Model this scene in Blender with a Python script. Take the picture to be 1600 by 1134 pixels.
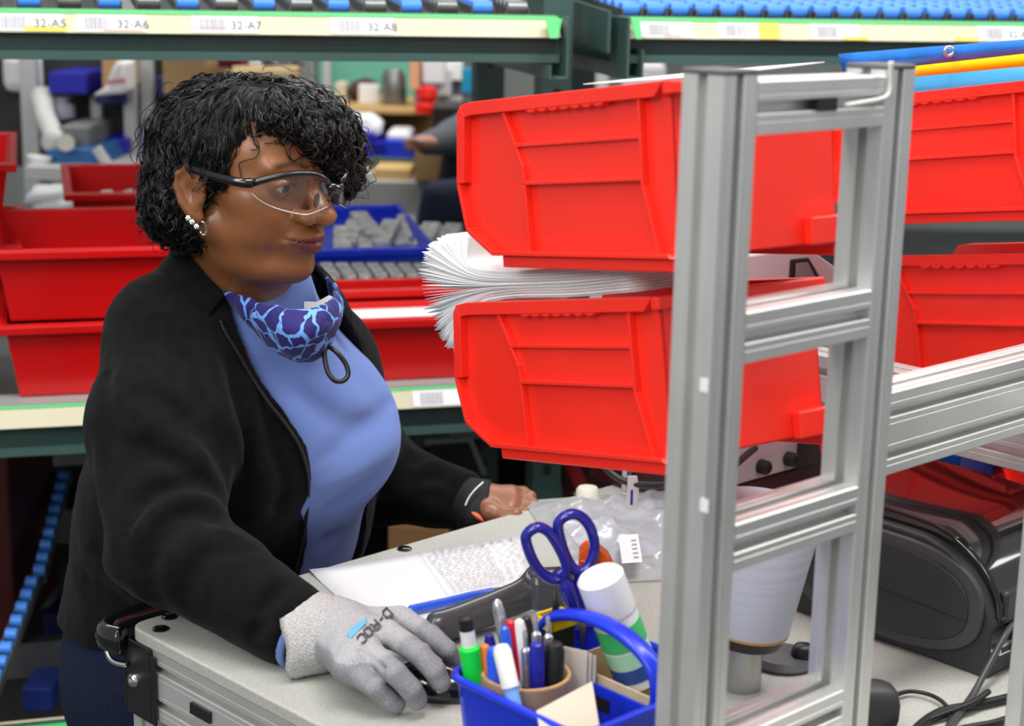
import bpy, bmesh, math, random
import numpy as np
from mathutils import Vector, Matrix
for _o in list(bpy.data.objects): bpy.data.objects.remove(_o)
S = bpy.context.scene
COL = S.collection
rnd = random.Random(7)
# ---------------------------------------------------------------- camera
F_PX = 2600.0; CAM = Vector((0, 0, 1.70)); PITCH = math.radians(13.0); ROLL = math.radians(1.15)
_f = Vector((0, math.cos(PITCH), -math.sin(PITCH)))
_r0 = Vector((1, 0, 0)); _u0 = Vector((0, math.sin(PITCH), math.cos(PITCH)))
_r = _r0*math.cos(ROLL) + _u0*math.sin(ROLL); _u = _u0*math.cos(ROLL) - _r0*math.sin(ROLL)
cd = bpy.data.cameras.new('camera'); cam = bpy.data.objects.new('camera', cd); COL.objects.link(cam)
cam.matrix_world = Matrix(((_r.x, _u.x, -_f.x, CAM.x), (_r.y, _u.y, -_f.y, CAM.y), (_r.z, _u.z, -_f.z, CAM.z), (0, 0, 0, 1)))
cd.sensor_width = 36; cd.lens = 36*F_PX/1600; cd.clip_start = .05; cd.clip_end = 100
cd.dof.use_dof = True; cd.dof.focus_distance = 1.86; cd.dof.aperture_fstop = 5.6
S.camera = cam
# ---------------------------------------------------------------- colour, world, lights
S.view_settings.view_transform = 'Standard'; S.view_settings.look = 'None'
S.view_settings.gamma = 1; S.view_settings.use_curve_mapping = False
S.view_settings.exposure = 0.10
W = bpy.data.worlds.new('hall_light'); S.world = W; W.use_nodes = True
W.node_tree.nodes['Background'].inputs[0].default_value = (.93, .97, 1, 1)
W.node_tree.nodes['Background'].inputs[1].default_value = .42
def area(name, loc, look, sx, sy, power, col=(1, .98, .95)):
    l = bpy.data.lights.new(name, 'AREA'); l.shape = 'RECTANGLE'; l.size = sx; l.size_y = sy; l.energy = power; l.color = col
    o = bpy.data.objects.new(name, l); COL.objects.link(o); o.location = loc
    d = Vector(look)-Vector(loc); o.rotation_euler = d.to_track_quat('-Z', 'Y').to_euler(); return o
area('ceiling_tubes_over_bench', (.5, 1.3, 3.6), (.1, 1.7, 1), 2.4, .5, 66)
area('ceiling_tubes_aisle', (-1.4, .6, 3.6), (-.5, 1.9, 1), .5, 2.4, 34)
area('ceiling_tubes_right', (2.4, 2.3, 3.4), (0, 2, 1.1), .6, 2.4, 36)
area('front_fill_behind_camera', (-1.6, -1.3, 2.9), (.1, 1.8, 1.1), 2.4, 1.0, 52)  # soft front fill added behind the camera, not a ceiling fixture
area('ceiling_tubes_hall', (0, 5.2, 4.0), (0, 5.6, 1), 5, 1.4, 120)
def ray(px, py):
    return _f + _r*((px-800)/F_PX) + _u*((567-py)/F_PX)
def P(px, py, y):                       # point seen at that spot of the photo, at forward distance y
    d = ray(px, py); return CAM + d*(y/d.y)
def PZ(px, py, z):
    d = ray(px, py); return CAM + d*((z-CAM.z)/d.z)
def PPL(px, py, o, n):
    d = ray(px, py); return CAM + d*((o-CAM).dot(n)/d.dot(n))
# ---------------------------------------------------------------- materials
MATS = {}
def _n(nt, t, **k):
    n = nt.nodes.new(t)
    for a, v in k.items():
        if hasattr(n, a): setattr(n, a, v)
    return n
def mat(name, col, rough=.5, metal=0, spec=.5, coat=0, trans=0, ior=1.45, sub=0, alpha=1, sheen=0,
        noise=None, bump=None, emit=None, attr=None, stretch=None):
    """noise=(scale, amount[, detail]) varies the colour; bump=(scale, strength[, distance])"""
    if name in MATS: return MATS[name]
    m = bpy.data.materials.new(name); m.use_nodes = True; nt = m.node_tree; b = nt.nodes['Principled BSDF']
    c = (*col, 1); b.inputs['Base Color'].default_value = c
    b.inputs['Roughness'].default_value = rough; b.inputs['Metallic'].default_value = metal
    b.inputs['Specular IOR Level'].default_value = spec; b.inputs['Coat Weight'].default_value = coat
    b.inputs['Coat Roughness'].default_value = .08
    b.inputs['Transmission Weight'].default_value = trans; b.inputs['IOR'].default_value = ior
    b.inputs['Alpha'].default_value = alpha
    if sub: b.inputs['Subsurface Weight'].default_value = sub; b.inputs['Subsurface Radius'].default_value = (.012, .005, .003)
    if sub: b.inputs['Subsurface Scale'].default_value = .6
    if sheen: b.inputs['Sheen Weight'].default_value = sheen; b.inputs['Sheen Roughness'].default_value = .5
    if emit: b.inputs['Emission Color'].default_value = (*emit[0], 1); b.inputs['Emission Strength'].default_value = emit[1]
    tc = _n(nt, 'ShaderNodeTexCoord'); src = tc.outputs['Object']
    if stretch:
        mp = _n(nt, 'ShaderNodeMapping'); mp.inputs['Scale'].default_value = stretch
        nt.links.new(src, mp.inputs[0]); src = mp.outputs[0]
    base = None
    if attr:
        a = _n(nt, 'ShaderNodeAttribute'); a.attribute_name = attr; base = a.outputs['Color']
        nt.links.new(base, b.inputs['Base Color'])
    if noise:
        t = _n(nt, 'ShaderNodeTexNoise'); t.inputs['Scale'].default_value = noise[0]; t.inputs['Detail'].default_value = noise[2] if len(noise) > 2 else 4
        nt.links.new(src, t.inputs['Vector'])
        mr = _n(nt, 'ShaderNodeMapRange'); mr.inputs[1].default_value = .3; mr.inputs[2].default_value = .7
        mr.inputs[3].default_value = 1-noise[1]; mr.inputs[4].default_value = 1+noise[1]
        nt.links.new(t.outputs['Fac'], mr.inputs[0])
        vm = _n(nt, 'ShaderNodeVectorMath', operation='SCALE')
        if base: nt.links.new(base, vm.inputs[0])
        else: vm.inputs[0].default_value = col
        nt.links.new(mr.outputs[0], vm.inputs['Scale']); nt.links.new(vm.outputs[0], b.inputs['Base Color'])
    if bump:
        t = _n(nt, 'ShaderNodeTexNoise'); t.inputs['Scale'].default_value = bump[0]; t.inputs['Detail'].default_value = 3
        nt.links.new(src, t.inputs['Vector'])
        bp = _n(nt, 'ShaderNodeBump'); bp.inputs['Strength'].default_value = bump[1]
        bp.inputs['Distance'].default_value = bump[2] if len(bump) > 2 else .001
        nt.links.new(t.outputs['Fac'], bp.inputs['Height']); nt.links.new(bp.outputs[0], b.inputs['Normal'])
    MATS[name] = m; return m
def clear_mat(name, tint, base, k, rough, bump=None, milk=0):
    """thin clear plastic: mostly see-through, glossy by angle"""
    m = bpy.data.materials.new(name); m.use_nodes = True; nt = m.node_tree; nt.nodes.clear()
    out = _n(nt, 'ShaderNodeOutputMaterial'); mx = _n(nt, 'ShaderNodeMixShader'); tr = _n(nt, 'ShaderNodeBsdfTransparent'); gl_ = _n(nt, 'ShaderNodeBsdfGlossy')
    tr.inputs[0].default_value = (*tint, 1); gl_.inputs['Roughness'].default_value = rough
    fr = _n(nt, 'ShaderNodeFresnel'); fr.inputs[0].default_value = 1.5
    ma = _n(nt, 'ShaderNodeMath', operation='MULTIPLY_ADD'); ma.inputs[1].default_value = k; ma.inputs[2].default_value = base; ma.use_clamp = True
    nt.links.new(fr.outputs[0], ma.inputs[0]); nt.links.new(ma.outputs[0], mx.inputs[0]); nt.links.new(tr.outputs[0], mx.inputs[1])
    nt.links.new(gl_.outputs[0], mx.inputs[2]); nt.links.new(mx.outputs[0], out.inputs[0])
    if milk:
        m2 = _n(nt, 'ShaderNodeMixShader'); m2.inputs[0].default_value = milk; df = _n(nt, 'ShaderNodeBsdfDiffuse'); df.inputs[0].default_value = (.85, .86, .9, 1)
        nt.links.new(mx.outputs[0], m2.inputs[1]); nt.links.new(df.outputs[0], m2.inputs[2]); nt.links.new(m2.outputs[0], out.inputs[0])
    if bump:
        tc = _n(nt, 'ShaderNodeTexCoord'); t = _n(nt, 'ShaderNodeTexNoise'); t.inputs['Scale'].default_value = bump[0]; nt.links.new(tc.outputs['Object'], t.inputs[0])
        bp = _n(nt, 'ShaderNodeBump'); bp.inputs['Strength'].default_value = bump[1]; bp.inputs['Distance'].default_value = bump[2]
        nt.links.new(t.outputs['Fac'], bp.inputs['Height']); nt.links.new(bp.outputs[0], gl_.inputs['Normal']); nt.links.new(bp.outputs[0], fr.inputs['Normal'])
    MATS[name] = m; return m
def srgb(r, g, b):
    f = lambda v: (v/255/12.92 if v/255 <= .04045 else ((v/255+.055)/1.055)**2.4)
    return (f(r), f(g), f(b))
M_ALU = mat('anodised aluminium', (.70, .70, .685), .38, .62, bump=(9, .04), stretch=(1, 1, 1), noise=(14, .05))
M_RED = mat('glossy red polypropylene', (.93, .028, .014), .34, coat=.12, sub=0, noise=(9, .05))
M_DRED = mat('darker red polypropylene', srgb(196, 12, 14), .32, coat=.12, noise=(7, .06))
M_BLUE = mat('blue plastic', srgb(18, 50, 205), .32, coat=.2)
M_DBLUE = mat('dark blue plastic', srgb(28, 30, 165), .35)
M_BLACK = mat('black plastic', (.012, .012, .013), .4)
M_BLACKG = mat('glossy black plastic', (.006, .006, .008), .1, coat=.6)
M_WHITE = mat('white plastic', (.82, .82, .82), .4)
M_PAPER = mat('white paper', (.80, .80, .82), .8)
M_INK = mat('printed black ink', (.03, .03, .035), .7)
M_GINK = mat('printed grey ink', (.38, .38, .40), .8)
M_TEAL = mat('rack green painted steel', srgb(62, 88, 84), .38, coat=.1, noise=(6, .12))
M_GREEN = mat('bright green edge tape', srgb(80, 190, 110), .5)
M_CREAM = mat('cream label strip', srgb(205, 200, 172), .55, noise=(5, .05))
M_STEEL = mat('bright steel', (.75, .75, .76), .2, 1)
M_DSTEEL = mat('dark galvanised steel', (.22, .23, .23), .4, .8, noise=(8, .2))
M_CARD = mat('brown cardboard', srgb(190, 150, 100), .8, noise=(20, .06), stretch=(1, 1, 6))
M_ROLLB = mat('blue roller wheels', srgb(70, 140, 235), .35)
M_CLEAR = mat('clear polythene', (.95, .96, .98), .09, trans=0, alpha=.16, spec=.9, bump=(45, .5, .004))
# ---------------------------------------------------------------- scene helpers
def tag(o, label=None, cat=None, group=None, kind=None):
    if label: o['label'] = label
    if cat: o['category'] = cat
    if group: o['group'] = group
    if kind: o['kind'] = kind
    return o
def thing(name, label, cat, loc=(0, 0, 0), group=None):
    o = bpy.data.objects.new(name, None); COL.objects.link(o); o.location = loc; o.empty_display_size = .02
    return tag(o, label, cat, group)
def link(name, me, m, parent=None, smooth=False):
    o = bpy.data.objects.new(name, me); COL.objects.link(o)
    for mm in (m if isinstance(m, (list, tuple)) else [m]): me.materials.append(mm)
    if smooth is True:
        me.polygons.foreach_set('use_smooth', [True]*len(me.polygons))
    elif smooth:
        me.polygons.foreach_set('use_smooth', [True]*len(me.polygons)); me.set_sharp_from_angle(angle=math.radians(smooth))
    if parent is not None:
        o.parent = parent
        pl = Vector((0, 0, 0)); q = parent
        while q is not None: pl += q.location; q = q.parent
        for v in me.vertices: v.co -= pl
    return o
def dup(o, parent=None, loc=None, rot=None, label=None):
    c = o.copy(); COL.objects.link(c)
    if parent is not None: c.parent = parent
    if loc is not None: c.location = loc
    if rot is not None: c.rotation_euler = rot
    if label: c['label'] = label
    for ch in [x for x in bpy.data.objects if x.parent == o]: dup(ch, c)
    return c
class MB:
    """collects shapes in world space; build() links them as ONE mesh object"""
    def __init__(s): s.v = []; s.f = []; s.mi = []; s.m = 0
    def add(s, vs, fs, m=None):
        n = len(s.v); s.v += [tuple(v) for v in vs]; s.f += [tuple(i+n for i in f) for f in fs]
        s.mi += [s.m if m is None else m]*len(fs); return s
    def frame(s, o, ax, ay, az, vs, fs, m=None):
        o = Vector(o); return s.add([o+ax*v[0]+ay*v[1]+az*v[2] for v in vs], fs, m)
    def obox(s, o, ax, ay, az, x0, x1, y0, y1, z0, z1, m=None):
        vs = [(x, y, z) for z in (z0, z1) for y in (y0, y1) for x in (x0, x1)]
        return s.frame(o, ax, ay, az, vs, [(0, 2, 3, 1), (4, 5, 7, 6), (0, 1, 5, 4), (2, 6, 7, 3), (0, 4, 6, 2), (1, 3, 7, 5)], m)
    def box(s, x0, x1, y0, y1, z0, z1, m=None):
        return s.obox((0, 0, 0), X, Y, Z, x0, x1, y0, y1, z0, z1, m)
    def prism(s, o, ax, ay, az, poly, h0, h1, m=None):
        """poly in the ax/ay plane extruded along az"""
        n = len(poly); vs = [(p[0], p[1], h) for h in (h0, h1) for p in poly]
        fs = [tuple(range(n-1, -1, -1)), tuple(range(n, 2*n))]+[(i, (i+1) % n, n+(i+1) % n, n+i) for i in range(n)]
        return s.frame(o, ax, ay, az, vs, fs, m)
    def lathe(s, o, ax, ay, az, prof, n=32, m=None, cap=True, sy=1):
        """prof = [(r, h)...] about az"""
        vs = []; fs = []
        for r, h in prof:
            for k in range(n):
                a = 2*math.pi*k/n; vs.append((r*math.cos(a), sy*r*math.sin(a), h))
        for j in range(len(prof)-1):
            for k in range(n):
                fs.append((j*n+k, j*n+(k+1) % n, (j+1)*n+(k+1) % n, (j+1)*n+k))
        if cap:
            if prof[0][0] > 1e-6: fs.append(tuple(range(n-1, -1, -1)))
            if prof[-1][0] > 1e-6: fs.append(tuple(range((len(prof)-1)*n, len(prof)*n)))
        return s.frame(o, ax, ay, az, vs, fs, m)
    def tube(s, pts, r, n=8, m=None, closed=False, flat=None, up=None):
        pts = [Vector(p) for p in pts]; N = len(pts); rs = r if isinstance(r, (list, tuple)) else [r]*N
        vs = []; fs = []; prev = None
        for i, p in enumerate(pts):
            if closed: t = pts[(i+1) % N]-pts[i-1]
            else: t = pts[min(i+1, N-1)]-pts[max(i-1, 0)]
            t.normalize()
            if prev is None:
                a = (Vector(up) if up is not None else (Z if abs(t.z) < .9 else X)); u = (a - t*a.dot(t)).normalized()
            else: u = (prev - t*prev.dot(t)).normalized()
            prev = u; w = t.cross(u)
            for k in range(n):
                a = 2*math.pi*k/n; vs.append(p + u*(rs[i]*math.cos(a)*(flat or 1)) + w*(rs[i]*math.sin(a)))
        for i in range(N if closed else N-1):
            j = (i+1) % N
            for k in range(n): fs.append((i*n+k, i*n+(k+1) % n, j*n+(k+1) % n, j*n+k))
        if not closed: fs += [tuple(range(n-1, -1, -1)), tuple(range((N-1)*n, N*n))]
        return s.add(vs, fs, m)
    def build(s, name, m, parent=None, smooth=False, bevel=0, seg=2):
        me = bpy.data.meshes.new(name); me.from_pydata(s.v, [], s.f)
        if len(set(s.mi)) > 1 or (s.mi and s.mi[0]): me.polygons.foreach_set('material_index', s.mi)
        bm = bmesh.new(); bm.from_mesh(me); bmesh.ops.recalc_face_normals(bm, faces=bm.faces); bm.to_mesh(me); bm.free()
        o = link(name, me, m, parent, smooth)
        if bevel:
            b = o.modifiers.new('edge', 'BEVEL'); b.width = bevel; b.segments = seg; b.limit_method = 'ANGLE'; b.angle_limit = .6
            b.harden_normals = False
        return o
X, Y, Z = Vector((1, 0, 0)), Vector((0, 1, 0)), Vector((0, 0, 1))
def spline(pts, n=8, closed=False):
    pts = [Vector(p) for p in pts]; out = []; N = len(pts)
    for i in range(N if closed else N-1):
        p0 = pts[(i-1) % N] if closed or i > 0 else pts[i]*2-pts[i+1]
        p1, p2 = pts[i], pts[(i+1) % N]
        p3 = pts[(i+2) % N] if closed or i+2 < N else p2*2-p1
        for k in range(n):
            t = k/n
            out.append(.5*((2*p1)+(p2-p0)*t+(2*p0-5*p1+4*p2-p3)*t*t+(3*p1-p0-3*p2+p3)*t**3))
    if not closed: out.append(pts[-1])
    return out
def text_mesh(mb, body, o, ax, ay, size, m=None, align='LEFT', thick=0, squash=1):
    """adds real lettering (outline faces) to a mesh builder"""
    cu = bpy.data.curves.new('t', 'FONT'); cu.body = body; cu.size = size; cu.align_x = align; cu.resolution_u = 3; cu.offset = thick
    ob = bpy.data.objects.new('t', cu); me = bpy.data.meshes.new_from_object(ob)
    az = ax.cross(ay)
    mb.frame(o, ax, ay, az, [(v.co.x*squash, v.co.y, 0) for v in me.vertices], [tuple(p.vertices) for p in me.polygons], m)
    bpy.data.objects.remove(ob); bpy.data.curves.remove(cu); bpy.data.meshes.remove(me)
# T-slot aluminium profile
def _side(n, mod, sw, sd):
    out = []
    for k in range(n):
        c = mod*(k+.5); g = mod*.012
        a = [(mod*k+mod*.03, 0), ] if k == 0 else []
        out += a+[(c-mod*.27, 0), (c-mod*.26, g), (c-mod*.24, g), (c-mod*.23, 0), (c-sw/2-.0008, 0), (c-sw/2, .0012), (c-sw/2, sd), (c+sw/2, sd), (c+sw/2, .0012), (c+sw/2+.0008, 0), (c+mod*.23, 0), (c+mod*.24, g), (c+mod*.26, g), (c+mod*.27, 0)]
    out.append((mod*n-mod*.03, 0)); return out
def slot_poly(nw, nh, mod=.04, sw=.0085, sd=.011):
    w, h = nw*mod, nh*mod; P_ = []
    for (x, y) in _side(nw, mod, sw, sd): P_.append((x-w/2, y-h/2))
    for (x, y) in _side(nh, mod, sw, sd): P_.append((w/2-y, x-h/2))
    for (x, y) in _side(nw, mod, sw, sd): P_.append((w/2-x, h/2-y))
    for (x, y) in _side(nh, mod, sw, sd): P_.append((-w/2+y, h/2-x))
    return P_
def profile(mb, p0, p1, ax, nw=1, nh=1, mod=.04, m=None):
    """bar from p0 to p1 (its axis line); ax = direction of the nw width"""
    p0 = Vector(p0); p1 = Vector(p1); az = (p1-p0); L = az.length; az.normalize()
    ax = (ax-az*ax.dot(az)).normalized(); ay = az.cross(ax)
    return mb.prism(p0, ax, ay, az, slot_poly(nw, nh, mod), 0, L, m)
# directions of the place
d1 = ray(3700, 25); D1 = Vector((d1.x, d1.y, 0)).normalized()       # long side of the bench
D2 = Vector((-D1.y, D1.x, 0))                                        # across the bench, away to the left
DR = Vector((math.sin(math.radians(74)), math.cos(math.radians(74)), 0)); DB = Vector((-DR.y, DR.x, 0))   # rack run, rack depth
# ---------------------------------------------------------------- implicit modelling (numpy) for bodies and cloth
def A3(*v): return np.array(v if len(v) > 1 else v[0], dtype=np.float32)
class G:
    """regular grid; pts is (n, 3)"""
    def __init__(s, lo, hi, h):
        s.lo = np.array(lo, np.float32); s.h = h; s.n = np.ceil((np.array(hi)-s.lo)/h).astype(int)+1
        ax = [s.lo[i]+h*np.arange(s.n[i], dtype=np.float32) for i in range(3)]
        g = np.meshgrid(*ax, indexing='ij'); s.p = np.stack([a.ravel() for a in g], 1)
def cap(p, a, b, ra, rb=None):
    rb = ra if rb is None else rb; a = A3(tuple(a)); b = A3(tuple(b)); d = b-a
    t = np.clip(((p-a)@d)/(d@d), 0, 1); q = p-a-t[:, None]*d
    return np.sqrt((q*q).sum(1))-(ra+(rb-ra)*t)
def ell(p, c, r, R=None):
    q = p-A3(tuple(c))
    if R is not None: q = q@np.array(R, np.float32).T               # rows of R = local axes
    r = A3(tuple(r)); k0 = np.sqrt(((q/r)**2).sum(1)); k1 = np.sqrt(((q/(r*r))**2).sum(1))+1e-9
    return k0*(k0-1)/k1
def sph(p, c, r): return np.sqrt(((p-A3(tuple(c)))**2).sum(1))-r
def ecap(p, a, b, A_, B_, R):
    """capsule with elliptic section: A_, B_ = radii (axis0, axis1) at the ends, R rows = the two section axes"""
    a = A3(tuple(a)); b = A3(tuple(b)); d = b-a; t = np.clip(((p-a)@d)/(d@d), 0, 1); q = p-a-t[:, None]*d
    e0, e1 = A3(tuple(R[0])), A3(tuple(R[1])); r0 = A_[0]+(B_[0]-A_[0])*t; r1 = A_[1]+(B_[1]-A_[1])*t
    x = q@e0; y = q@e1; L = A3(tuple(np.cross(R[0], R[1]))); z = q@L; rz = np.minimum(r0, r1)
    k = np.sqrt((x/r0)**2+(y/r1)**2+(z/rz)**2); return (k-1)*rz
def box(p, c, r, R=None, rd=0):
    q = p-A3(tuple(c))
    if R is not None: q = q@np.array(R, np.float32).T
    q = np.abs(q)-(A3(tuple(r))-rd); return np.sqrt((np.maximum(q, 0)**2).sum(1))+np.minimum(q.max(1), 0)-rd
def smin(a, b, k): h = np.clip(.5+.5*(b-a)/k, 0, 1); return b+(a-b)*h-k*h*(1-h)
def smax(a, b, k): return -smin(-a, -b, k)
def sm(k, *d):
    r = d[0]
    for x in d[1:]: r = smin(r, x, k)
    return r
def chain(p, pts, rs, k=.01):
    r = None
    for i in range(len(pts)-1):
        c = cap(p, pts[i], pts[i+1], rs[i], rs[i+1]); r = c if r is None else smin(r, c, k)
    return r
def surf(g, f):
    """surface nets -> verts (n,3), quads (m,4)"""
    n = g.n; F = f.reshape(n); ins = F < 0
    cc = np.zeros((n[0]-1, n[1]-1, n[2]-1), np.int8)
    for i in (0, 1):
        for j in (0, 1):
            for k in (0, 1): cc += ins[i:n[0]-1+i, j:n[1]-1+j, k:n[2]-1+k]
    act = (cc > 0) & (cc < 8); idx = -np.ones(act.shape, np.int64); ijk = np.argwhere(act); idx[act] = np.arange(len(ijk))
    acc = np.zeros((len(ijk), 3)); cnt = np.zeros(len(ijk))
    cor = [(i, j, k) for i in (0, 1) for j in (0, 1) for k in (0, 1)]
    V = {c: F[ijk[:, 0]+c[0], ijk[:, 1]+c[1], ijk[:, 2]+c[2]] for c in cor}
    for a in cor:
        for ax in range(3):
            if a[ax]: continue
            b = list(a); b[ax] = 1; b = tuple(b); fa, fb = V[a], V[b]; s = (fa < 0) != (fb < 0)
            t = np.where(s, fa/np.where(s, fa-fb, 1), 0); pt = np.array(a, float)[None]+t[:, None]*np.eye(3)[ax]
            acc[s] += pt[s]; cnt[s] += 1
    v = g.lo+g.h*(ijk+acc/cnt[:, None]); q = []
    for ax in range(3):
        o = [1, 2] if ax == 0 else ([2, 0] if ax == 1 else [0, 1])
        sl0 = [slice(None)]*3; sl1 = [slice(None)]*3; sl0[ax] = slice(0, n[ax]-1); sl1[ax] = slice(1, n[ax])
        s0 = ins[tuple(sl0)]; s1 = ins[tuple(sl1)]; e = np.argwhere(s0 != s1)
        e = e[(e[:, o[0]] > 0) & (e[:, o[1]] > 0) & (e[:, o[0]] < n[o[0]]-1) & (e[:, o[1]] < n[o[1]]-1)]
        d0 = np.zeros(3, int); d0[o[0]] = 1; d1_ = np.zeros(3, int); d1_[o[1]] = 1
        g4 = [e-d0-d1_, e-d1_, e, e-d0]; qq = np.stack([idx[tuple(x.T)] for x in g4], 1)
        fl = s0[tuple(e.T)]; qq[~fl] = qq[~fl][:, ::-1]; q.append(qq)
    return v, np.concatenate(q)
def relax(v, q, it=2, lam=.5):
    e = np.concatenate([q[:, [0, 1]], q[:, [1, 2]], q[:, [2, 3]], q[:, [3, 0]]]); n = len(v)
    for _ in range(it):
        s = np.zeros_like(v); c = np.zeros(n)
        for k in range(3): s[:, k] = np.bincount(e[:, 0], v[e[:, 1], k], n)+np.bincount(e[:, 1], v[e[:, 0], k], n)
        c = np.bincount(e[:, 0], None, n)+np.bincount(e[:, 1], None, n)
        v = v*(1-lam)+lam*s/np.maximum(c, 1)[:, None]
    return v
def np_mesh(name, v, q, m, parent=None, smooth=True, colors=None, mi=None):
    me = bpy.data.meshes.new(name); k = q.shape[1]
    me.vertices.add(len(v)); me.loops.add(q.size); me.polygons.add(len(q))
    pl = np.zeros(3); qn = parent
    while qn is not None: pl += np.array(qn.location); qn = qn.parent
    me.vertices.foreach_set('co', (np.asarray(v, np.float64)-pl).astype(np.float32).ravel())
    me.loops.foreach_set('vertex_index', q.astype(np.int32).ravel())
    me.polygons.foreach_set('loop_start', np.arange(len(q), dtype=np.int32)*k)
    me.polygons.foreach_set('loop_total', np.full(len(q), k, np.int32))
    if smooth: me.polygons.foreach_set('use_smooth', np.ones(len(q), bool))
    if mi is not None: me.polygons.foreach_set('material_index', mi.astype(np.int32))
    me.update(calc_edges=True); me.validate()
    if colors is not None:
        ca = me.color_attributes.new('tint', 'FLOAT_COLOR', 'POINT')
        ca.data.foreach_set('color', np.concatenate([colors, np.ones((len(v), 1))], 1).astype(np.float32).ravel())
    for mm in (m if isinstance(m, (list, tuple)) else [m]): me.materials.append(mm)
    o = bpy.data.objects.new(name, me); COL.objects.link(o)
    if parent is not None: o.parent = parent
    return o
def vnoise(p, s, seed=0):
    """cheap smooth 3-D noise in -1..1"""
    q = p*s+seed*17.3; i = np.floor(q).astype(np.int64); f = q-i; f = f*f*(3-2*f); r = 0
    def h(x, y, z):
        n = (x*73856093) ^ (y*19349663) ^ (z*83492791) ^ (seed*7919); n = (n*(n*15731+789221)+1376312589) & 0x7fffffff
        return n/1073741824.0-1
    for a in (0, 1):
        for b in (0, 1):
            for c in (0, 1):
                w = (f[:, 0] if a else 1-f[:, 0])*(f[:, 1] if b else 1-f[:, 1])*(f[:, 2] if c else 1-f[:, 2])
                r = r+w*h(i[:, 0]+a, i[:, 1]+b, i[:, 2]+c)
    return r
# ================================================================ setting
T = 1.01                                                             # bench top height
A = PZ(199, 975, T)                                                  # its far left corner
B1 = PZ(820, 796, T)-A; B1.z = 0; B1.normalize(); B2 = Vector((-B1.y, B1.x, 0))
def BP(a, b, z=T): return Vector((A.x, A.y, 0))+B1*a-B2*b+Z*z        # bench coordinates
M_FLOOR = mat('dark sealed concrete', (.075, .075, .075), .45, noise=(1.5, .25))
m = MB(); m.box(-9, 9, -3, 12, -.05, 0); tag(m.build('floor', M_FLOOR), kind='structure')
m = MB(); m.box(-9, 9, 11.9, 12, 0, 5); tag(m.build('wall_back', mat('far wall paint', (.30, .32, .30), .8, noise=(.8, .3))), kind='structure')
# ================================================================ bench
BL, BD = 1.5, .95
bench = thing('workbench', 'wheeled aluminium profile workbench with a grey speckled top that the woman leans on', 'workbench', tuple(BP(BL/2, BD/2, 0)))
M_TOP = mat('grey speckled laminate', srgb(178, 178, 171), .5, noise=(420, .13, 2), bump=(300, .1))
m = MB()
r = .02; top = []
for (cx, cy, a0) in ((r, r, 180), (BL-r, r, 270), (BL-r, BD-r, 0), (r, BD-r, 90)):
    for k in range(5):
        a = math.radians(a0+k*22.5); top.append((cx+r*math.cos(a), cy+r*math.sin(a)))
m.prism(BP(0, 0, 0), B1, -B2, Z, top, T-.016, T)
m.build('top_panel', M_TOP, bench, 40, bevel=.0025)
def bench_bar(a0, b0, z0, a1, b1, z1, nw=1, nh=1, wdir=None, name='rail'):
    m = MB(); p0, p1 = BP(a0, b0, z0), BP(a1, b1, z1)
    profile(m, p0, p1, wdir or Z, nw, nh); return m.build(name, M_ALU, bench, 30)
zt = T-.016
for b in (.022, BD-.022):
    bench_bar(.04, b, zt-.04, BL-.04, b, zt-.04, 2, 1)
bench_bar(.022, .042, zt-.04, .022, BD-.042, zt-.04, 2, 1)
bench_bar(BL-.022, .042, zt-.04, BL-.022, BD-.042, zt-.04, 2, 1)
bench_bar(.022, .042, zt-.15, .022, BD-.042, zt-.15, 1, 1)
bench_bar(.022, .042, zt-.225, .022, BD-.042, zt-.225, 1, 1)
bench_bar(.06, .042, zt-.21, .06, BD-.042, zt-.21, 1, 1)
for a in (.022, BL-.022):
    for b in (.022, BD-.022):
        bench_bar(a, b, .08, a, b, zt-.08, 1, 1, B1, 'leg')
m = MB()
for a in (.022, BL-.022):
    for b in (.022, BD-.022):
        m = MB(); m.lathe(BP(a, b, .04)-B1*.012, B2, Z, B1, [(.001, 0), (.04, 0), (.04, .024), (.001, .024)], 20)
        m.build('castor_wheel', M_BLACK, bench, 30)
# black corner bracket with its bolt and the bumper that curves round the corner
m = MB()
m.obox(BP(0, 0, T), B1, -B2, Z, -.004, .0, .0, .048, -.10, -.014)
m.obox(BP(0, 0, T), B1, -B2, Z, -.004, .034, -.004, .0, -.10, -.014)
m.obox(BP(0, 0, T), B1, -B2, Z, -.004, .0, .048, .056, -.10, -.02)
br = m.build('corner_bracket', M_BLACK, bench, bevel=.002)
m = MB(); m.lathe(BP(-.004, .017, T-.058), B2, Z, -B1, [(.0085, 0), (.0085, .002), (.006, .005), (.003, .0055), (.0028, .003), (.0005, .003)], 18)
m.build('bolt', M_STEEL, br, 40)
pts = [BP(a, b, T-.012) for a, b in ((.20, -.03), (.10, -.034), (.03, -.034), (-.012, -.022), (-.02, -.006), (-.014, .012))]
m = MB(); m.tube(spline(pts, 6), .011, 8, flat=1.5)
m.build('bumper', M_BLACKG, bench, True)
m = MB(); m.tube(spline([BP(-.014, -.016, T-.016), BP(-.019, -.012, T-.026), BP(-.018, -.004, T-.038), BP(-.006, .006, T-.044)], 6), .0035, 8)
m.build('latch_hook', M_STEEL, bench, True)
for q, (px, py) in enumerate(((251, 983), (265, 964), (632, 858), (905, 772))):
    c = PZ(px, py, T); m = MB()
    m.lathe(c, X, Y, Z, [(.0092, -.004), (.0092, .0012), (.007, .0026), (.0035, .003), (.003, .001), (.0003, .001)], 20)
    m.build('screw_head', M_BLACKG, bench, 40)
m = MB(); m.obox(BP(0, 0, T), B1, -B2, Z, -.002, .002, .12, .155, -.062, -.050)
m.build('slot_nut', M_BLACK, bench)
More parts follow.
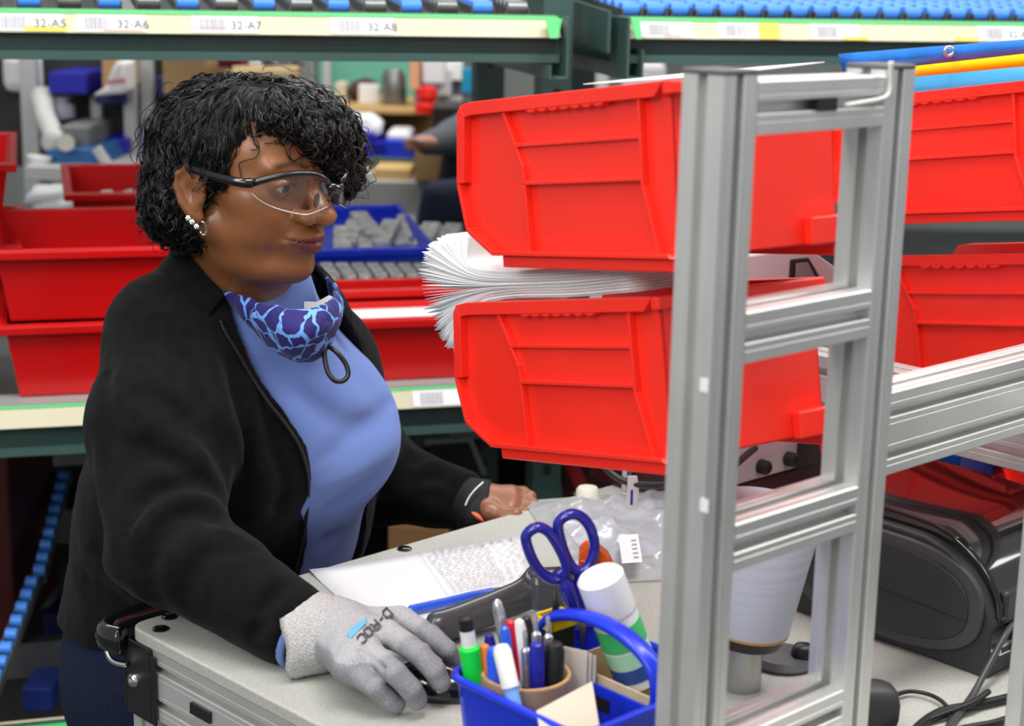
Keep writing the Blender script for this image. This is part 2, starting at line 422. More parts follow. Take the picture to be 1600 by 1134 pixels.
# ================================================================ ladder frame
C0 = P(1122, 300, 1.20); C0.z = 0
ztop = PPL(1122, 119, C0, D2).z
lad = thing('profile_frame', 'upright ladder shaped frame of grooved aluminium profile standing on the workbench, bins hung behind it', 'frame', (C0.x, C0.y, T))
def post(c, name='post', zb=T, zt_=None):
    m = MB(); profile(m, Vector((c.x, c.y, zb)), Vector((c.x, c.y, zt_ or ztop)), D1); o = m.build(name, M_ALU, lad, 30)
    return o
CR = PPL(1373, 300, C0, D2); CR.z = 0
span = (CR-C0).dot(D1)
cl = C0+D1*.02+D2*.02; cr = CR+D1*.02+D2*.02
M_CAP = mat('grey end cap', (.10, .10, .11), .5)
for c in (cl, cr):
    o = post(c)
    m = MB(); m.obox(c+Z*ztop, D1, D2, Z, -.0202, .0202, -.0202, .0202, 0, .004); m.build('end_cap', M_CAP, o, bevel=.0015)
for (y_) in (213, 568, 888, 1213):
    z = PPL(1168, y_, C0, D2).z
    m = MB(); p0 = C0+D1*.04+D2*.02; p1 = CR+D2*.02
    profile(m, Vector((p0.x, p0.y, z+.02)), Vector((p1.x, p1.y, z+.02)), Z); m.build('rung', M_ALU, lad, 30)
# black slot cover bit in the top rung
z = PPL(1168, 213, C0, D2).z+.02
q = C0+D1*(span*.62); m = MB(); m.obox(Vector((q.x, q.y, z)), D1, D2, Z, -.012, .012, -.001, .006, -.005, .005); m.build('slot_nut', M_BLACK, lad)
# two centimetre dowel plugs on the near post
for py in (602, 790):
    q = PPL(1101, py, C0, D1); m = MB(); m.obox(q, D2, Z, -D1, -.004, .004, -.005, .005, 0, .0008); m.build('sticker_scrap', M_WHITE, lad)
# the long double rail to the right, one across behind it and the far posts
q0 = P(1375, 748, 1.47); q0 = Vector((q0.x, q0.y, q0.z)); nrm = D2
zb = PPL(1393, 741, q0, D2).z
m = MB(); s0 = Vector((q0.x, q0.y, zb+.04))+D2*.02
profile(m, s0, s0+D1*.9, Z, 2, 1); m.build('side_rail', M_ALU, lad, 30)
e0 = s0+D1*.9
m = MB(); profile(m, Vector((e0.x, e0.y, T))+D1*.02, Vector((e0.x, e0.y, ztop))+D1*.02, D1); m.build('post', M_ALU, lad, 30)
q = P(1285, 548, 1.93); m = MB(); s1 = Vector((q.x, q.y, q.z-.04))
profile(m, s1+D2*.25, s1-D2*.52, Z, 2, 1); m.build('cross_rail', M_ALU, lad, 30)
pr = P(1634, 950, 1.44); m = MB(); profile(m, Vector((pr.x, pr.y, T)), Vector((pr.x, pr.y, zb+.08)), D1); m.build('post', M_ALU, lad, 30)
# bent wire hook on the top right corner
hk = [PPL(x, y, C0-D2*.004, D2) for x, y in ((1322, 165), (1345, 161), (1372, 156), (1386, 150), (1391, 138), (1392, 118), (1392, 96))]
m = MB(); m.tube(spline(hk, 5), .0022, 8); tag(m.build('wire_hook', mat('white coated wire', (.6, .6, .58), .4), smooth=True), 'bent pale wire hook clipped over the top rung of the aluminium frame', 'hook')
# ================================================================ hanging bins
BA = math.radians(-36)
def bin_axes(tilt=8.5, az=BA):
    u = Vector((math.sin(az)*math.cos(math.radians(tilt)), math.cos(az)*math.cos(math.radians(tilt)), -math.sin(math.radians(tilt))))
    v = Vector((math.cos(az), -math.sin(az), 0)); w = v.cross(u)
    if w.z < 0: w = -w
    return u, v, w
def hopper_bin(anchor, L, Wd, H, M, label, tilt=8.5, az=BA, group='red hopper bins on the aluminium frame'):
    """anchor = near side, back, bottom corner; u runs to the front, v across (away from the near side)"""
    u, v, w = bin_axes(tilt, az)
    root = thing('hopper_bin', label, 'storage bin', tuple(anchor), group)
    t = .0028
    out = [(0, 0), (0, H), (.90*L, H), (.955*L, .985*H), (.975*L, .93*H), (1.0*L, .47*H), (.965*L, .17*H), (.95*L, .14*H), (.83*L, .0)]
    def inset(poly, d):
        n = len(poly); r_ = []
        for i in range(n):
            a, b, c = Vector(poly[i-1]), Vector(poly[i]), Vector(poly[(i+1) % n])
            e1 = (b-a).normalized(); e2 = (c-b).normalized()
            n1 = Vector((e1.y, -e1.x)); n2 = Vector((e2.y, -e2.x)); nn = (n1+n2)
            nn = nn/max(.3, nn.length_squared/2)
            r_.append((b.x+nn.x*d, b.y+nn.y*d))
        return r_
    m = MB()
    for side in (0, 1):
        v0 = 0 if side == 0 else Wd-t
        m.prism(anchor, u, w, v, out, v0, v0+t)
        # rim flange standing out from the wall all round
        vo = (-.010, .0005) if side == 0 else (Wd-.0005, Wd+.010)
        inn = inset(out, .0045); n = len(out)
        inn2 = inset(out, .013)
        for i in range(n):
            j = (i+1) % n
            if i in (0,): continue
            thick = inn2 if i in (1, 2, 3, 4) else inn
            m.prism(anchor, u, w, v, [out[i], out[j], thick[j], thick[i]], vo[0], vo[1])
        sg = -1 if side == 0 else 1; b0 = 0 if side == 0 else Wd
        def rib(p, q, wd=.0035, d=.0075):
            p = Vector(p); q = Vector(q); e = (q-p).normalized(); nn = Vector((-e.y, e.x))*wd/2
            m.prism(anchor, u, w, v, [tuple(p-nn), tuple(q-nn), tuple(q+nn), tuple(p+nn)], min(b0, b0+sg*d), max(b0, b0+sg*d))
        def panel(poly, d=.0030):
            m.prism(anchor, u, w, v, poly, min(b0, b0+sg*d), max(b0, b0+sg*d))
        rib((.745*L, .93*H), (.655*L, .55*H)); rib((.655*L, .55*H), (.645*L, .02*H))
        rib((.06*L, .02*H), (.115*L, .42*H)); rib((.115*L, .42*H), (.115*L, .94*H))
        rib((.69*L, .70*H), (.12*L, .70*H), .004); rib((.665*L, .46*H), (.12*L, .46*H), .004)
        panel([(.12*L, .46*H), (.665*L, .46*H), (.69*L, .70*H), (.12*L, .70*H)])
        for k in range(7):                                           # scalloped finger grips under the rim
            c = (.28+.052*k)*L; a = [(c+.026*L*math.cos(x), .922*H-.03*H*math.sin(x)) for x in [math.pi*j/6 for j in range(7)]]
            m.prism(anchor, u, w, v, a, min(b0, b0+sg*.0094), max(b0, b0+sg*.0099))
    m.obox(anchor, u, v, w, 0, .83*L, 0, Wd, 0, t)                   # floor
    m.obox(anchor, u, v, w, 0, t, 0, Wd, 0, H)                       # back wall
    fp = [(.83*L, 0), (.95*L, .14*H), (.965*L, .17*H), (1.0*L, .47*H), (.99*L, .47*H), (.955*L, .18*H), (.94*L, .15*H), (.825*L, t)]
    m.prism(anchor, u, w, v, fp, 0, Wd)                              # hopper front lip
    m.build('bin_shell', M, root, bevel=.0012)
    m = MB(); m.obox(anchor, u, v, w, -.008, .004, -.009, Wd+.009, H-.012, H); m.build('rolled_edge', M, root, bevel=.002)
    for y_ in (0, Wd): m = MB(); m.obox(anchor, u, v, w, 0, .80*L, y_-.004, y_+.004, -.012, 0); m.build('foot_rail', M, root, bevel=.0015)
    m = MB(); m.obox(anchor, u, v, w, -.012, 0, Wd*.78, Wd*1.02, .0, .026); m.build('hanging_hook', M, root, bevel=.002)
    return root
p = P(1062, 404, 1.42)
hopper_bin(p, .325, .193, .152, M_RED, 'upper of the two near red bins hung behind the aluminium frame, above the white sheets', 7.5)
p = P(1052, 722, 1.44)
hopper_bin(p, .332, .193, .150, M_RED, 'lower of the two near red bins behind the aluminium frame, under the white sheets', 10.5)
for (x, y, d, lb, tl, H) in ((1640, 327, 1.87, 'uppermost of the red bins at the right edge, below the blue banner', 8.5, .146),
                             (1675, 606, 1.87, 'middle red bin at the right, directly above the long grey rail', 9, .157),
                             (1620, 812, 1.90, 'lowest of the red bins at the right, above the black printer', 10, .140)):
    hopper_bin(P(x, y, d), .34, .205, H, M_RED, lb, tl)

pq = P(1668, 600, 1.86); m = MB(); profile(m, Vector((pq.x+.06, pq.y-.02, T)), Vector((pq.x+.06, pq.y-.02, ztop)), D1); m.build('post', M_ALU, lad, 30)
# ================================================================ the woman at the bench
HY, HP_ = math.radians(33), math.radians(6)
Fh = Vector((math.cos(HY), -math.sin(HY), 0)); HB = Vector((math.sin(HY), math.cos(HY), 0))
HA = Fh*math.cos(HP_)-Z*math.sin(HP_); HC = Fh*math.sin(HP_)+Z*math.cos(HP_)
HO = Vector((-.297, 1.863, 1.486)); HS = 1.05
def H(a, b, c): return HO+(HA*a+HB*b+HC*c)*HS
MH = np.array([HA, HB, HC], np.float64)
def to_head(w): return (np.asarray(w, np.float64)-np.array(HO))@MH.T/HS
def from_head(l): return np.array(HO)+(np.asarray(l, np.float64)*HS)@MH
TY = math.radians(38)
Ft = Vector((math.cos(TY), -math.sin(TY), 0)); Lt = Vector((math.sin(TY), math.cos(TY), 0))
NB = P(372, 450, 1.945); shR = P(264, 528, 1.875); shL = P(500, 560, 2.085)
elR = P(262, 850, 1.70); wrR = P(470, 985, 1.60)
elL = P(588, 748, 2.24); wrL = P(728, 782, 2.165)
CH = P(372, 640, 2.02); BE = P(352, 800, 2.09); HPc = P(318, 975, 2.14)
woman = thing('woman', 'woman in safety glasses, black fleece jacket and blue shirt leaning on the workbench', 'person', (HPc.x, HPc.y, 0))
woman.name = 'person'
M_SKIN = mat('brown skin', srgb(128, 80, 52), .36, sub=.04, attr='tint', bump=(700, .12, .0006), spec=.6)
# ---- head, neck and upper chest, joined to the rest of the body
WK = 1.19
def warp(p):
    q = np.array(p, copy=True); q[:, 2] = np.where(q[:, 2] < 0, q[:, 2]*WK, q[:, 2]); return q
def head_sdf(p):
    p = warp(p)
    d = ell(p, (-.018, 0, .014), (.092, .072, .070))
    d = sm(.03, d, ell(p, (.032, 0, .026), (.050, .057, .050)))
    d = sm(.025, d, ell(p, (.026, 0, -.038), (.056, .057, .068)))
    for s in (-1, 1):
        d = smin(d, cap(p, (-.002, s*.050, -.062), (.050, s*.020, -.106), .021, .018), .02)
        d = smin(d, sph(p, (.050, s*.034, -.040), .026), .02)
        d = smin(d, sph(p, (.043, s*.046, -.020), .019), .02)
        d = smin(d, ell(p, (.040, s*.036, -.066), (.026, .020, .024)), .02)
        d = smin(d, cap(p, (.084, s*.012, .015), (.068, s*.044, .017), .008, .007), .012)
    d = smin(d, sph(p, (.068, 0, -.108), .0200), .018)
    d = smin(d, ell(p, (.024, 0, -.106), (.052, .046, .030)), .02)
    d = smin(d, ell(p, (.071, 0, -.067), (.025, .031, .027)), .015)
    for s in (-1, 1): d = smax(d, -ell(p, (.093, s*.034, -.002), (.0155, .017, .0125)), .010)
    for s in (-1, 1):
        lid = ell(p, (.0675, s*.034, -.001), (.0142, .0155, .0140))
        lid = smax(lid, -ell(p, (.0830, s*.0345, -.0026), (.016, .0130, .0029)), .0012)
        lid = smax(lid, -cap(p, (.083, s*.021, .0060), (.075, s*.047, .0065), .0016), .002)
        d = smin(d, lid, .003)
    d = smin(d, cap(p, (.080, 0, .000), (.102, 0, -.031), .0078, .0110), .010)
    d = smin(d, sph(p, (.1045, 0, -.0355), .0130), .007)
    for s in (-1, 1): d = smin(d, ell(p, (.0925, s*.0175, -.0385), (.0140, .0100, .0100)), .005)
    for s in (-1, 1): d = smax(d, -ell(p, (.0980, s*.0095, -.0500), (.0085, .0056, .0074)), .0015)
    d = smin(d, sm(.004, cap(p, (.0945, .004, -.0640), (.0770, .0305, -.0670), .0072, .0032), cap(p, (.0945, -.004, -.0640), (.0770, -.0305, -.0670), .0072, .0032)), .005)
    d = smin(d, sm(.004, cap(p, (.0925, 0, -.0760), (.0765, .0275, -.0700), .0092, .0042), cap(p, (.0925, 0, -.0760), (.0765, -.0275, -.0700), .0092, .0042)), .005)
    for s in (-1, 1):
        d = smax(d, -cap(p, (.1015, 0, -.0697), (.0795, s*.0330, -.0675), .0013, .0018), .002)
        d = smax(d, -cap(p, (.0915, s*.0225, -.046), (.0800, s*.0365, -.066), .0008, .0018), .008)
        # ear
        ear = ell(p, (-.010, s*.0775, -.024), (.0185, .0062, .031))
        ear = smax(ear, -ell(p, (-.006, s*.0860, -.022), (.0095, .0070, .0165)), .004)
        rim = [(.004, s*.0745, -.012), (.000, s*.079, .004), (-.012, s*.082, .008), (-.024, s*.083, -.002), (-.027, s*.0825, -.020), (-.020, s*.081, -.037), (-.008, s*.0775, -.048)]
        ear = smin(ear, chain(p, rim, [.003, .0033, .0036, .0038, .0036, .0036, .0055], .003), .004)
        ear = smin(ear, chain(p, [(-.014, s*.0815, .000), (-.0175, s*.0815, -.018), (-.010, s*.080, -.034)], [.002, .0026, .003], .003), .003)
        ear = smin(ear, ell(p, (-.001, s*.0765, -.051), (.0085, .0050, .0100)), .004)
        ear = smin(ear, cap(p, (.006, s*.076, -.022), (.005, s*.0775, -.030), .003), .003)
        d = smin(d, ear, .004)
    return d
nbl = to_head([NB, NB+Ft*.03-Z*.06, shR, shL, NB-Ft*.03])
hp = time0 = None
g = G((-.125, -.11, -.235), (.125, .12, .115), .0021)
p = g.p
d = head_sdf(p)
nk = cap(p, (-.026, 0, -.045), tuple(nbl[0]), .050, .058)
nk = smin(nk, cap(p, (.015, 0, -.080), tuple(nbl[0]+np.array([.02, 0, 0])), .042, .052), .03)
for s in (-1, 1): nk = smin(nk, cap(p, (-.020, s*.052, -.060), tuple(nbl[0]+np.array([.045, s*.012, -.005])), .010, .009), .014)
d = smin(d, nk, .018)
d = smin(d, ell(p, tuple(nbl[1]), (.050, .085, .045)), .03)
hv, hq = surf(g, d); hv = relax(hv, hq, 1, .35)
l = warp(hv)
col = np.tile(np.array(srgb(130, 83, 50)), (len(l), 1))
def blend(mask, c, k=1.0):
    global col
    w = np.clip(mask, 0, 1)[:, None]*k; col = col*(1-w)+np.array(c)*w
def sstep(x, a, b): t = np.clip((x-a)/(b-a), 0, 1); return t*t*(3-2*t)
la, lb, lc = l[:, 0], l[:, 1], l[:, 2]; ab = np.abs(lb)
blend(sstep(la, -.02, .06)*.5, srgb(148, 96, 58))
blend(np.exp(-((la-.05)**2+(ab-.040)**2+(lc+.035)**2)/.0005)*.5, srgb(157, 100, 62))
blend(np.exp(-((ab-.031)**2/.0004+(lc+.016)**2/.00004))*(la > .05)*.6, srgb(96, 58, 38))
# lips
arc = .0295-ab; up = -.0705+.0095*np.clip(arc/.0295, 0, 1)**.7-.0018*np.exp(-(ab/.003)**2); lo = -.0705-.0145*np.clip(arc/.0295, 0, 1)**.6
blend((la > .07)*(arc > 0)*sstep(lc, lo-.001, lo+.001)*(1-sstep(lc, up-.001, up+.001)), srgb(104, 52, 50), .9)
# brows
bc = .0195+.004*np.exp(-((ab-.03)/.012)**2); blend((la > .045)*np.exp(-((lc-bc)/.0034)**2)*sstep(ab, .010, .016)*(1-sstep(ab, .044, .052)), srgb(28, 18, 14), .85)
col *= (1+.06*vnoise(l, 140, 3)[:, None]+.04*vnoise(l, 420, 5)[:, None])
hvw = from_head(hv)
parts = [(hvw, hq, col)]
# rest of the body, hidden by clothing except the bare fingers
M3 = np.array([Ft, Lt, Z])
def torso(p, e=0.):
    d = ecap(p, HPc-Ft*.01, BE, (.150+e, .185+e), (.150+e, .172+e), (Ft, Lt))
    d = smin(d, ecap(p, BE, CH, (.150+e, .172+e), (.130+e, .165+e), (Ft, Lt)), .05)
    d = smin(d, ecap(p, CH, CH*.35+NB*.65, (.130+e, .165+e), (.080+e, .120+e), (Ft, Lt)), .05)
    return d
g = G((-.75, 1.35, 1.0), (.1, 2.45, 1.42), .014); p = g.p
d = torso(p, -.03)
for a, b, c, r in ((shR, elR, wrR, 1), (shL, elL, wrL, 1)):
    d = smin(d, chain(p, [NB-Z*.07-Ft*.02, a, b, c], [.04, .05, .042, .028], .02), .03)
v_, q_ = surf(g, d); parts.append((v_, q_, np.tile(np.array(srgb(130, 83, 50)), (len(v_), 1))))
# left hand (bare beyond the fingerless glove)
lk = [P(797, 771, 2.165), P(798, 781, 2.150), P(797, 791, 2.140), P(794, 800, 2.130)]
lm = [P(817, 770, 2.180), P(822, 781, 2.160), P(820, 792, 2.145), P(812, 800, 2.135)]
lt_ = [P(829, 776, 2.165), P(833, 787, 2.148), P(829, 797, 2.132), P(818, 804, 2.125)]
lp = [P(826, 785, 2.150), P(829, 795, 2.135), P(820, 802, 2.120), P(808, 807, 2.115)]
lth = [wrL+Z*.0, P(765, 798, 2.12), P(788, 806, 2.11), P(806, 803, 2.105)]
def left_hand(p, e=0.):
    d = None
    for k in range(4):
        x = cap(p, P(742, 780+6*k, 2.16-.008*k), lk[k], .017+e, .0125+e); d = x if d is None else smin(d, x, .014)
    d = smin(d, cap(p, wrL, P(745, 786, 2.155), .028+e, .026+e), .02)
    for k in range(4): d = smin(d, chain(p, [lk[k], lm[k], lt_[k], lp[k]], [.0112+e, .0092+e, .0080+e, .0072+e], .002), .0025)
    d = smin(d, chain(p, lth, [.020+e, .014+e, .0105+e, .009+e], .006), .008)
    for k in range(3): d = smax(d, -chain(p, [(lk[k]+lk[k+1])*.5-Y*.013, (lm[k]+lm[k+1])*.5-Y*.011+X*.002, (lt_[k]+lt_[k+1])*.5-Y*.009], [.0012, .0022, .0022], .002), .0035)
    return d
lo = np.min([tuple(x) for x in lk+lm+lp+lth], 0)-.035; hi = np.max([tuple(x) for x in lk+lm+lp+lth], 0)+.03
g = G(lo, hi, .0021); d = left_hand(g.p); v_, q_ = surf(g, d)
c_ = np.tile(np.array(srgb(142, 92, 66)), (len(v_), 1))*(1+.08*vnoise(v_, 160, 9)[:, None]); parts.append((v_, q_, c_))
vs = np.concatenate([a for a, b, c in parts]); off = np.cumsum([0]+[len(a) for a, b, c in parts])
qs = np.concatenate([b+off[i] for i, (a, b, c) in enumerate(parts)]); cs = np.concatenate([c for a, b, c in parts])
body = np_mesh('body', vs, qs, M_SKIN, woman, True, cs)
# ---- eyes
M_EYE = mat('eye white', (.42, .38, .33), .12, coat=.5); M_IRIS = mat('dark brown iris', (.018, .009, .005), .08, coat=.6)
for s in (-1, 1):
    look = (Fh*.96+HB*.02-Z*.26).normalized(); side = look.cross(Z).normalized(); upv = side.cross(look)
    m = MB(); c = H(.0675, s*.034, -.001); R_ = .0131*HS
    m.lathe(c, side, upv, look, [(R_*math.sin(a), -R_*math.cos(a)) for a in np.linspace(.001, math.pi-.46, 14)], 24, 0)
    m.lathe(c, side, upv, look, [(R_*math.sin(a), -R_*math.cos(a)*1.0) for a in np.linspace(math.pi-.46, math.pi-.001, 5)], 24, 1)
    m.build('eyeball', [M_EYE, M_IRIS], woman, True)
    m = MB()
    for k in range(26):                                              # lashes on the upper lid
        t = k/25; b = s*(.021+.026*t); c0 = H(.0820-.010*(t-.3)**2*6, b, .0012+.0022*math.sin(math.pi*t))
        e = c0+(HA*.0065+HB*s*(.004*(t-.3))+HC*.0005)
        m.tube([c0, (c0+e)*.5-HC*.0012, e+HC*.0018], [.00035, .0003, .0001], 3)
    m.build('eyelash', M_BLACK, woman, True)
# ---- safety glasses
gl = thing('safety_glasses', None, None, tuple(HO)); gl.parent = woman; gl.location = HO-woman.location; gl.name = 'safety_glasses'
del_keys = [k for k in gl.keys()]
for k in del_keys: del gl[k]
def lensp(b, c): 
    ab_ = abs(b); return H(.117-9.0*b*b-.35*max(0, ab_-.03)*1.0, b, c-.02*(0))
M_LENS = clear_mat('clear safety lens', (.975, .975, .98), .025, .5, .02)
def glass_obj(mb, name, m, sm_=True, **k):
    o = mb.build(name, m, None, sm_, **k); o.parent = gl
    for v in o.data.vertices: v.co -= HO
    return o
for s in (-1, 1):
    m = MB(); NU, NV = 18, 8; vs_ = []
    for lay in (0, 1):
        for i in range(NU+1):
            for j in range(NV+1):
                u = i/NU; b = s*(.0095+.058*u); topc = .0060+.0120*math.sin(math.pi*u**.85)**.9-.0035*u*u
                bot = -.030*math.sin(math.pi*min(1, .30+.70*u))**.6 if u > 0 else -.018
                bot = -.0235*max(.0, 1-((u-.36)/.66)**2)**.5-.001 if u > .36 else -.0240+(.36-u)*.022
                c = bot+(topc-bot)*j/NV; vs_.append(lensp(b, c)-HA*(.0016*lay))
    n1 = (NU+1)*(NV+1); fs = []
    for i in range(NU):
        for j in range(NV):
            a = i*(NV+1)+j; q = (a, a+1, a+NV+2, a+NV+1); fs.append(q); fs.append(tuple(x+n1 for x in q[::-1]))
    for i in range(NU):
        a = i*(NV+1); fs.append((a, a+NV+1, a+NV+1+n1, a+n1)); a += NV; fs.append((a, a+n1, a+NV+1+n1, a+NV+1))
    m.add(vs_, fs); glass_obj(m, 'lens', M_LENS)
    # bright lower lens edge
    eb = [vs_[i*(NV+1)] for i in range(NU+1)]; m = MB(); m.tube(eb, .0005, 6); glass_obj(m, 'lens_edge', mat('lens edge', (.5, .5, .5), .15))
    # black brow bar, thicker toward the hinge, then the temple
    bar = [vs_[i*(NV+1)+NV]+HC*.001 for i in range(NU+1)]
    rs = [.0028-.0008*math.sin(math.pi*i/NU)+.0009*(i/NU) for i in range(NU+1)]
    m = MB(); m.tube(bar, rs, 8, flat=1.2); glass_obj(m, 'brow_bar', M_BLACKG)
    e = bar[-1]; tp = [e+HA*.001, H(.055, s*.0745, .0030), H(.035, s*.0795, .0035), H(.01, s*.0815, .005), H(-.02, s*.082, .006), H(-.038, s*.081, -.008)]
    m = MB(); m.tube(spline(tp, 5), [.0042-.0012*i/25 for i in range(26)], 8, flat=1.35); glass_obj(m, 'temple_arm', M_BLACKG)
    m = MB(); c = H(.106, s*.0160, -.011); m.lathe(c, HA*.35+HB*s*.94, HC, HB, [(.0005, -.002), (.0062, -.0018), (.0070, 0), (.0062, .0018), (.0005, .002)], 16, sy=1.2); glass_obj(m, 'nose_pad', M_BLACK)
m = MB(); m.tube([lensp(-.0105, .006), lensp(-.006, .003)+HA*.002, lensp(0, .001)+HA*.003, lensp(.006, .003)+HA*.002, lensp(.0105, .006)], [.003, .0042, .0046, .0042, .003], 8, flat=1.4)
glass_obj(m, 'bridge', M_BLACKG)
# ---- earrings on the ear nearest the camera
M_GEM = mat('sparkling stones', (.9, .9, .92), .05, 1.0)
ep = lambda px, py: P(px, py, 1.776)
for px, py in ((294, 341), (300, 347), (307, 354)):
    m = MB(); c = ep(px, py)
    for k in range(6):
        a = k*math.pi/3; m.lathe(c+X*.0019*math.cos(a)+Z*.0019*math.sin(a), X, Z, -Y, [(.0013, -.0005), (.0013, .0006), (.0004, .0014)], 6)
    m.lathe(c, X, Z, -Y, [(.0017, -.0012), (.0017, .0008), (.0006, .0018)], 8); m.build('stud_earring', M_GEM, woman)
m = MB(); c = ep(317, 357); m.tube([c+Vector((.0035*math.sin(t), -.004*math.cos(t)*.6, .0075*math.cos(t))) for t in np.linspace(-.3, 4.2, 14)], .0011, 8); m.build('hoop_earring', M_STEEL, woman, True)
# ================================================================ her clothes
M_FLEECE = mat('black fleece', (.0062, .0062, .0072), .95, spec=.10, sheen=.04, bump=(900, .35, .0012), noise=(60, .25))
M_SHIRT = mat('periwinkle blue jersey', srgb(106, 130, 192), .9, spec=.15, sheen=.15, bump=(1400, .2, .0006))
M_JEAN = mat('dark blue denim', srgb(24, 32, 54), .85, spec=.2, noise=(500, .35, 2), bump=(900, .3, .0006))
def torso_outer(p):
    t = torso(p, .018)
    t = smin(t, ell(p, CH+Ft*.090-Lt*.080-Z*.020, (.085, .080, .10)), .07)
    t = smin(t, ell(p, BE+Ft*.030+Z*.03, (.14, .15, .15)), .06)
    t = smin(t, cap(p, CH+Ft*.09-Lt*.05, NB+Ft*.02-Lt*.02-Z*.02, .075, .055), .05)
    return t
def fleece_outer(p):
    t = torso_outer(p)
    t = smin(t, cap(p, NB-Z*.02-Lt*.03, shR, .052, .062), .05)
    t = smin(t, cap(p, NB-Z*.02, shL-Z*.01, .052, .058), .05)
    t = smin(t, cap(p, NB-Ft*.02-Z*.02, NB-Ft*.035+Z*.02, .062, .055), .04)
    mR = shR*.55+elR*.45-X*.006; mL = (shL+elL)*.5
    aR = sm(.03, cap(p, shR, mR, .066, .080), cap(p, mR, elR, .080, .062)); aR = smin(aR, cap(p, elR, wrR, .061, .0425), .018)
    aL = smin(cap(p, shL, elL, .062, .062), cap(p, elL, wrL, .060, .042), .02)
    return smin(smin(t, aR, .035), aL, .03)
def off_bench(p, f):
    q = p-A3(tuple(A)); b = q@A3(tuple(B2)); a = q@A3(tuple(B1))
    return np.maximum(f, np.minimum(np.minimum(T+.002-p[:, 2], .002-b), a+.002))
def trace(px, py, sdf, y0=1.3, y1=2.6):
    dr = ray(px, py); dr = dr/dr.y; t = y0
    for _ in range(90):
        q = CAM+dr*t; f = float(sdf(np.array([[q.x, q.y, q.z]], np.float32))[0])
        if f < .0004: return q
        t += f*.6
        if t > y1: break
    return None
H_ = .0052
g = G((-.70, 1.47, .86), (.02, 2.36, 1.47), H_); p = g.p
near = fleece_outer(p)
# folds: (pixels along the fold, width, depth); negative depth = raised roll of cloth
FOLDS = [([(267, 520), (292, 560), (312, 610), (325, 660), (346, 700), (358, 768)], .012, .010),
         ([(300, 520), (330, 570), (350, 640), (372, 700), (380, 770)], .014, -.008),
         ([(221, 612), (262, 640), (304, 668), (330, 690), (352, 733)], .014, .009),
         ([(200, 640), (250, 672), (300, 705), (335, 745)], .014, -.008),
         ([(190, 690), (235, 705), (285, 735), (330, 775)], .010, .007),
         ([(356, 828), (330, 808), (304, 801), (265, 815), (240, 850), (232, 915)], .011, .011),
         ([(352, 800), (325, 782), (290, 778), (250, 795), (222, 830), (212, 880)], .014, -.010),
         ([(348, 770), (310, 756), (265, 765), (225, 790), (200, 840)], .010, .010),
         ([(300, 742), (255, 742), (215, 760), (185, 800)], .012, -.007),
         ([(405, 868), (370, 858), (330, 868), (300, 905), (292, 950)], .012, .007),
         ([(384, 850), (350, 838), (310, 845), (275, 880), (262, 930)], .014, -.009),
         ([(440, 900), (410, 905), (375, 930), (350, 975)], .016, -.005),
         ([(446, 915), (420, 945), (403, 985), (395, 1035)], .007, .007),
         ([(462, 925), (438, 950), (420, 990), (412, 1038)], .010, -.005),
         ([(430, 905), (402, 930), (384, 975), (380, 1030)], .010, -.006),
         ([(388, 600), (392, 660), (398, 730), (402, 800), (398, 870)], .016, -.007),
         ([(402, 560), (420, 620), (432, 700), (436, 790), (430, 870)], .010, .007),
         ([(360, 560), (374, 640), (382, 720), (384, 800)], .011, .008),
         ([(150, 700), (160, 770), (176, 830), (200, 880)], .014, -.006),
         ([(262, 455), (300, 470), (330, 505), (352, 548)], .008, .004),
         ([(170, 560), (165, 640), (172, 720)], .012, .008),
         ([(120, 900), (170, 930), (235, 985)], .018, .009),
         ([(130, 850), (180, 890), (240, 945)], .016, -.008),
         ([(150, 1000), (190, 1040), (230, 1090)], .018, .006),
         ([(640, 730), (670, 715), (702, 722)], .009, .006), ([(636, 760), (668, 745), (700, 755), (712, 790)], .009, .007),
         ([(640, 700), (680, 700), (715, 735)], .012, -.006), ([(660, 775), (690, 778), (715, 812)], .009, .006)]
def add_folds(p, f, folds, sdf, s=1):
    sel = np.abs(f) < .03; ps = p[sel]; dd = np.zeros(len(ps), np.float32)
    for pts, w, dep in folds:
        hit = [h for h in (trace(x, y, sdf) for x, y in pts) if h is not None]
        if len(hit) < 2: continue
        hs = spline(hit, 3); lo = np.min([tuple(h) for h in hs], 0)-3*w; hi = np.max([tuple(h) for h in hs], 0)+3*w
        b = ((ps > lo) & (ps < hi)).all(1)
        if not b.any(): continue
        pb = ps[b]; dm = None
        for i in range(len(hs)-1):
            x = cap(pb, hs[i], hs[i+1], 0); e = min(i, len(hs)-2-i)/max(1, (len(hs)-2)/2); x = x+(1-min(1, e*2.2))*w*.8
            dm = x if dm is None else np.minimum(dm, x)
        dd[b] += dep*np.exp(-(dm/w)**2)
    f = f.copy(); f[sel] += dd*s; return f
near = add_folds(p, near, FOLDS, fleece_outer)
near = near+.0022*vnoise(p, 22, 2).astype(np.float32)+.0010*vnoise(p, 55, 4).astype(np.float32)
